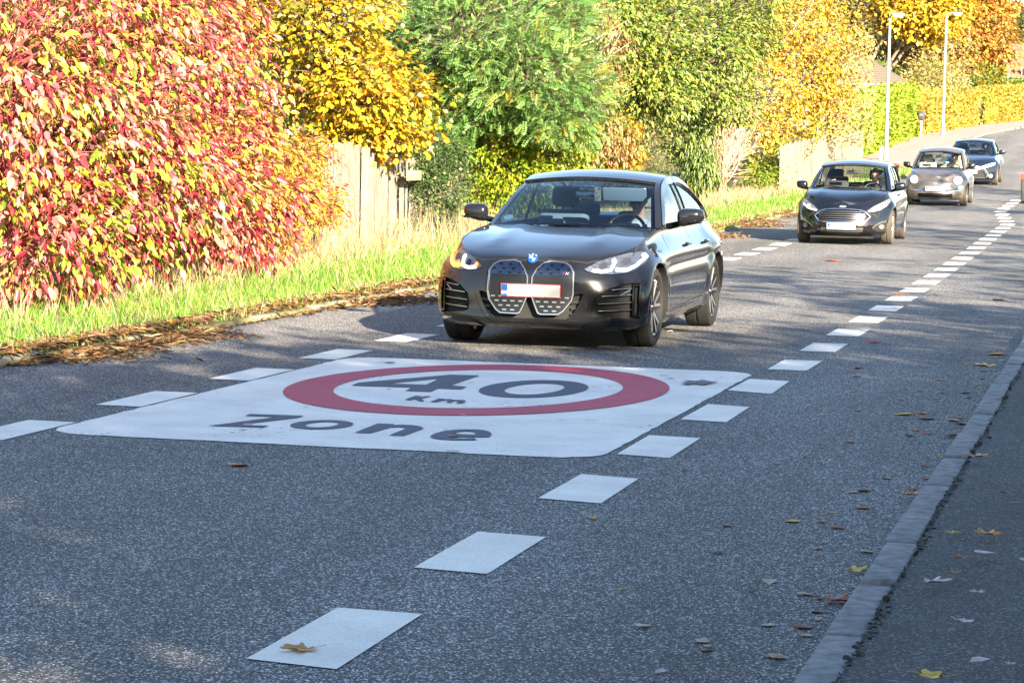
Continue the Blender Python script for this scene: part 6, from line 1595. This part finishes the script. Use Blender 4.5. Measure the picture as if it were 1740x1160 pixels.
house('house', 'white-walled house with a red tiled roof at the right edge', (eb.x+5.2, 228, zr(228)+.3), 11, 8, eb.z-zr(228)-1.0+.6, eb.z-zr(228)+2.4, M_roofr, mat('white_render', (.42, .40, .37), .9), hip=.0, over=.5, wins=[(-3.5, 3.0, 1.3, 1.2, 'f'), (0, 3.0, 1.3, 1.2, 'f')])
ec = at(1588, 100, 165)
house('house', 'small piece of a red tiled roof seen between the street lamps', (ec.x, 170, zr(168)+1), 3.0, 5, ec.z-zr(168)-1.2, ec.z-zr(168)+.3, M_roofr, M_wall, hip=.0)

# ------------------------------------------------------------ fallen leaves
def _maple():
    n = 40; V = [(.5, 0, -.03)]; lobes = [(0, .56), (.95, .50), (-.95, .50), (1.95, .40), (-1.95, .40)]
    for k in range(n):
        t = 2*math.pi*k/n-math.pi; r = .20
        for a, R in lobes:
            d = abs((t-a+math.pi) % (2*math.pi)-math.pi); r = max(r, R*(1-(d/.52))**.8 if d < .52 else 0, .24*(1-abs(t)/6))
        r *= 1+.07*((k % 2)*2-1)
        V.append((.5+r*math.cos(t), r*math.sin(t), .05*math.sin(3*t)+.10*r))
    F = [(0, 1+k, 1+(k+1) % n) for k in range(n)]
    b = len(V); V += [(.30, -.012, 0), (.30, .012, 0), (-.02, .03, .03), (-.02, .015, .03)]; F.append((b, b+1, b+2, b+3))
    return np.array(V), F
TPL['lobed'] = _maple()

def fallen(px, py, size, col, shape, label, zp, k, curl=.25, group='fallen leaves on the asphalt', rot=None):
    g = ground(px, py, zp); rg = random.Random(k*13+5)
    T, F = TPL[shape]; a = rg.uniform(0, 6.28) if rot is None else rot
    V = []
    for (u, v, w_) in T:
        r2 = (u-.5)**2+v*v
        z = (w_*.6+curl*r2*rg.uniform(.3, 1.1))*size+.005
        x, y = (u-.5)*size, v*size
        V.append((x*math.cos(a)-y*math.sin(a), x*math.sin(a)+y*math.cos(a), z))
    m = leafcols.setdefault(col, mat('fallen_leaf', col, .6, noise=.35, nscale=25))
    V2 = [(x, y, z-.0015) for x, y, z in V]; n_ = len(V)
    edges = {}
    for f in F:
        for i in range(len(f)): e_ = (f[i], f[(i+1) % len(f)]); edges[e_] = 1
    S_ = [(b, a_, a_+n_, b+n_) for (a_, b) in edges if (b, a_) not in edges]
    o = mobj('fallen_leaf', V+V2, list(F)+[tuple(i+n_ for i in f[::-1]) for f in F]+S_, m); o.location = g
    tag(o, label, 'leaf', group)
    return o
leafcols = {}
cy_, co_, cb_, cp_, cr_ = (.55,.36,.05), (.55,.24,.05), (.22,.10,.04), (.50,.40,.38), (.32,.10,.05)
named = [(515,1104,.16,(.50,.24,.06),'lobed','yellow-orange leaf on the nearest white dash',.004),(406,791,.13,co_,'leaf','orange leaf on the road below the word zone',0),(1549,841,.15,co_,'lobed','broad orange leaf against the right kerb',.03),
 (1662,776,.17,(.42,.26,.16),'lobed','pale brown leaf across the top of the right kerb',.11),(1584,989,.14,cp_,'lobed','pale grey maple leaf on the path beside the kerb',.10),(1635,1056,.09,cp_,'lobed','small pale leaf low on the path',.10),
 (1585,1150,.14,cy_,'lobed','yellow leaf at the bottom edge of the path',.10),(1681,908,.14,co_,'lobed','brown and orange curled leaf on the path',.10),(1676,622,.22,(.58,.42,.12),'lobed','large yellow leaf beside the far end of the kerb',0),
 (1691,603,.18,co_,'leaf','orange leaf near the right edge beyond the yellow one',0),(1480,582,.20,cr_,'leaf','reddish leaf on the road right of the dashes',0),(1414,444,.22,(.7,.13,.02),'round','vivid orange leaf on the sunlit road before the hatchback',0),
 (1535,705,.12,cy_,'leaf','small yellow leaf alone on the shaded road',0),(1526,500,.2,cb_,'leaf','brown leaf on the edge of a white dash',.004),(1698,510,.22,cb_,'leaf','brown leaf on the road at the sun and shade border',0),
 (1421,1020,.18,cr_,'lobed','dark red curled leaf against the near kerb',.01),(1455,970,.12,cy_,'lobed','bright yellow leaf in the gutter above the red one',.01),(1619,740,.13,cb_,'leaf','dark brown leaf in the gutter beside the kerb',.01),
 (1575,712,.13,cb_,'leaf','brown leaf on the road left of the kerb drift',0),(1454,641-15,.15,(.30,.16,.12),'lobed','dull brown leaf on the road right of the dashes',0)]
for k, a in enumerate(named): fallen(*a[:6], a[6], k)
rl_ = random.Random(21); lg = 'small fallen leaves scattered along the right gutter'
for k in range(60):
    t = rl_.random(); py = 600+t**1.2*540; kx = 1722-(py-600)*.658 if py < 1160 else 1350
    edge = 1722+(1350-1722)*((1/(py-265)-1/(600-265))/(1/(1160-265)-1/(600-265))) if False else None
    g = ground(1500, py); x = XR-.04-abs(rl_.gauss(0, .28)); 
    # place by the distance along the road
    d = ray(870, py); 
    o = None
    Yk = g.y; c = rl_.choice([cy_, co_, cb_, cr_, cb_, (.42,.30,.2)])
    px_dummy = 0
    V0 = Vector((x, Yk, zr(Yk)))
    L = fallen(1000, 900, rl_.uniform(.04, .085), c, rl_.choice(['leaf', 'lobed', 'leaf', 'round']), 'small dry leaf lying in the right gutter', 0, 100+k, group=lg); L.location = V0
for k in range(26):
    Yk = rl_.uniform(7.6, 20); x = rl_.uniform(XR+.25, XR+.25+1.1*Yk/20+.3)
    L = fallen(1000, 900, rl_.uniform(.04, .10), rl_.choice([cy_, cp_, cb_, cp_]), rl_.choice(['leaf', 'lobed']), 'small leaf lying on the dark path right of the kerb', 0, 300+k, group='small leaves on the path'); L.location = (x, Yk, zr(Yk)+.10)
for k in range(40):
    Yk = rl_.uniform(7.6, 34); x = rl_.uniform(-5.5, XR-.4) if k % 3 else rl_.uniform(-2.2, XR-.3)
    L = fallen(1000, 900, rl_.uniform(.03, .08), rl_.choice([co_, cb_, cp_, cb_]), 'leaf', 'tiny leaf fragment lying loose on the open asphalt', 0, 500+k, group='tiny leaf fragments on the open road'); L.location = (x, Yk, zr(Yk)+.004)
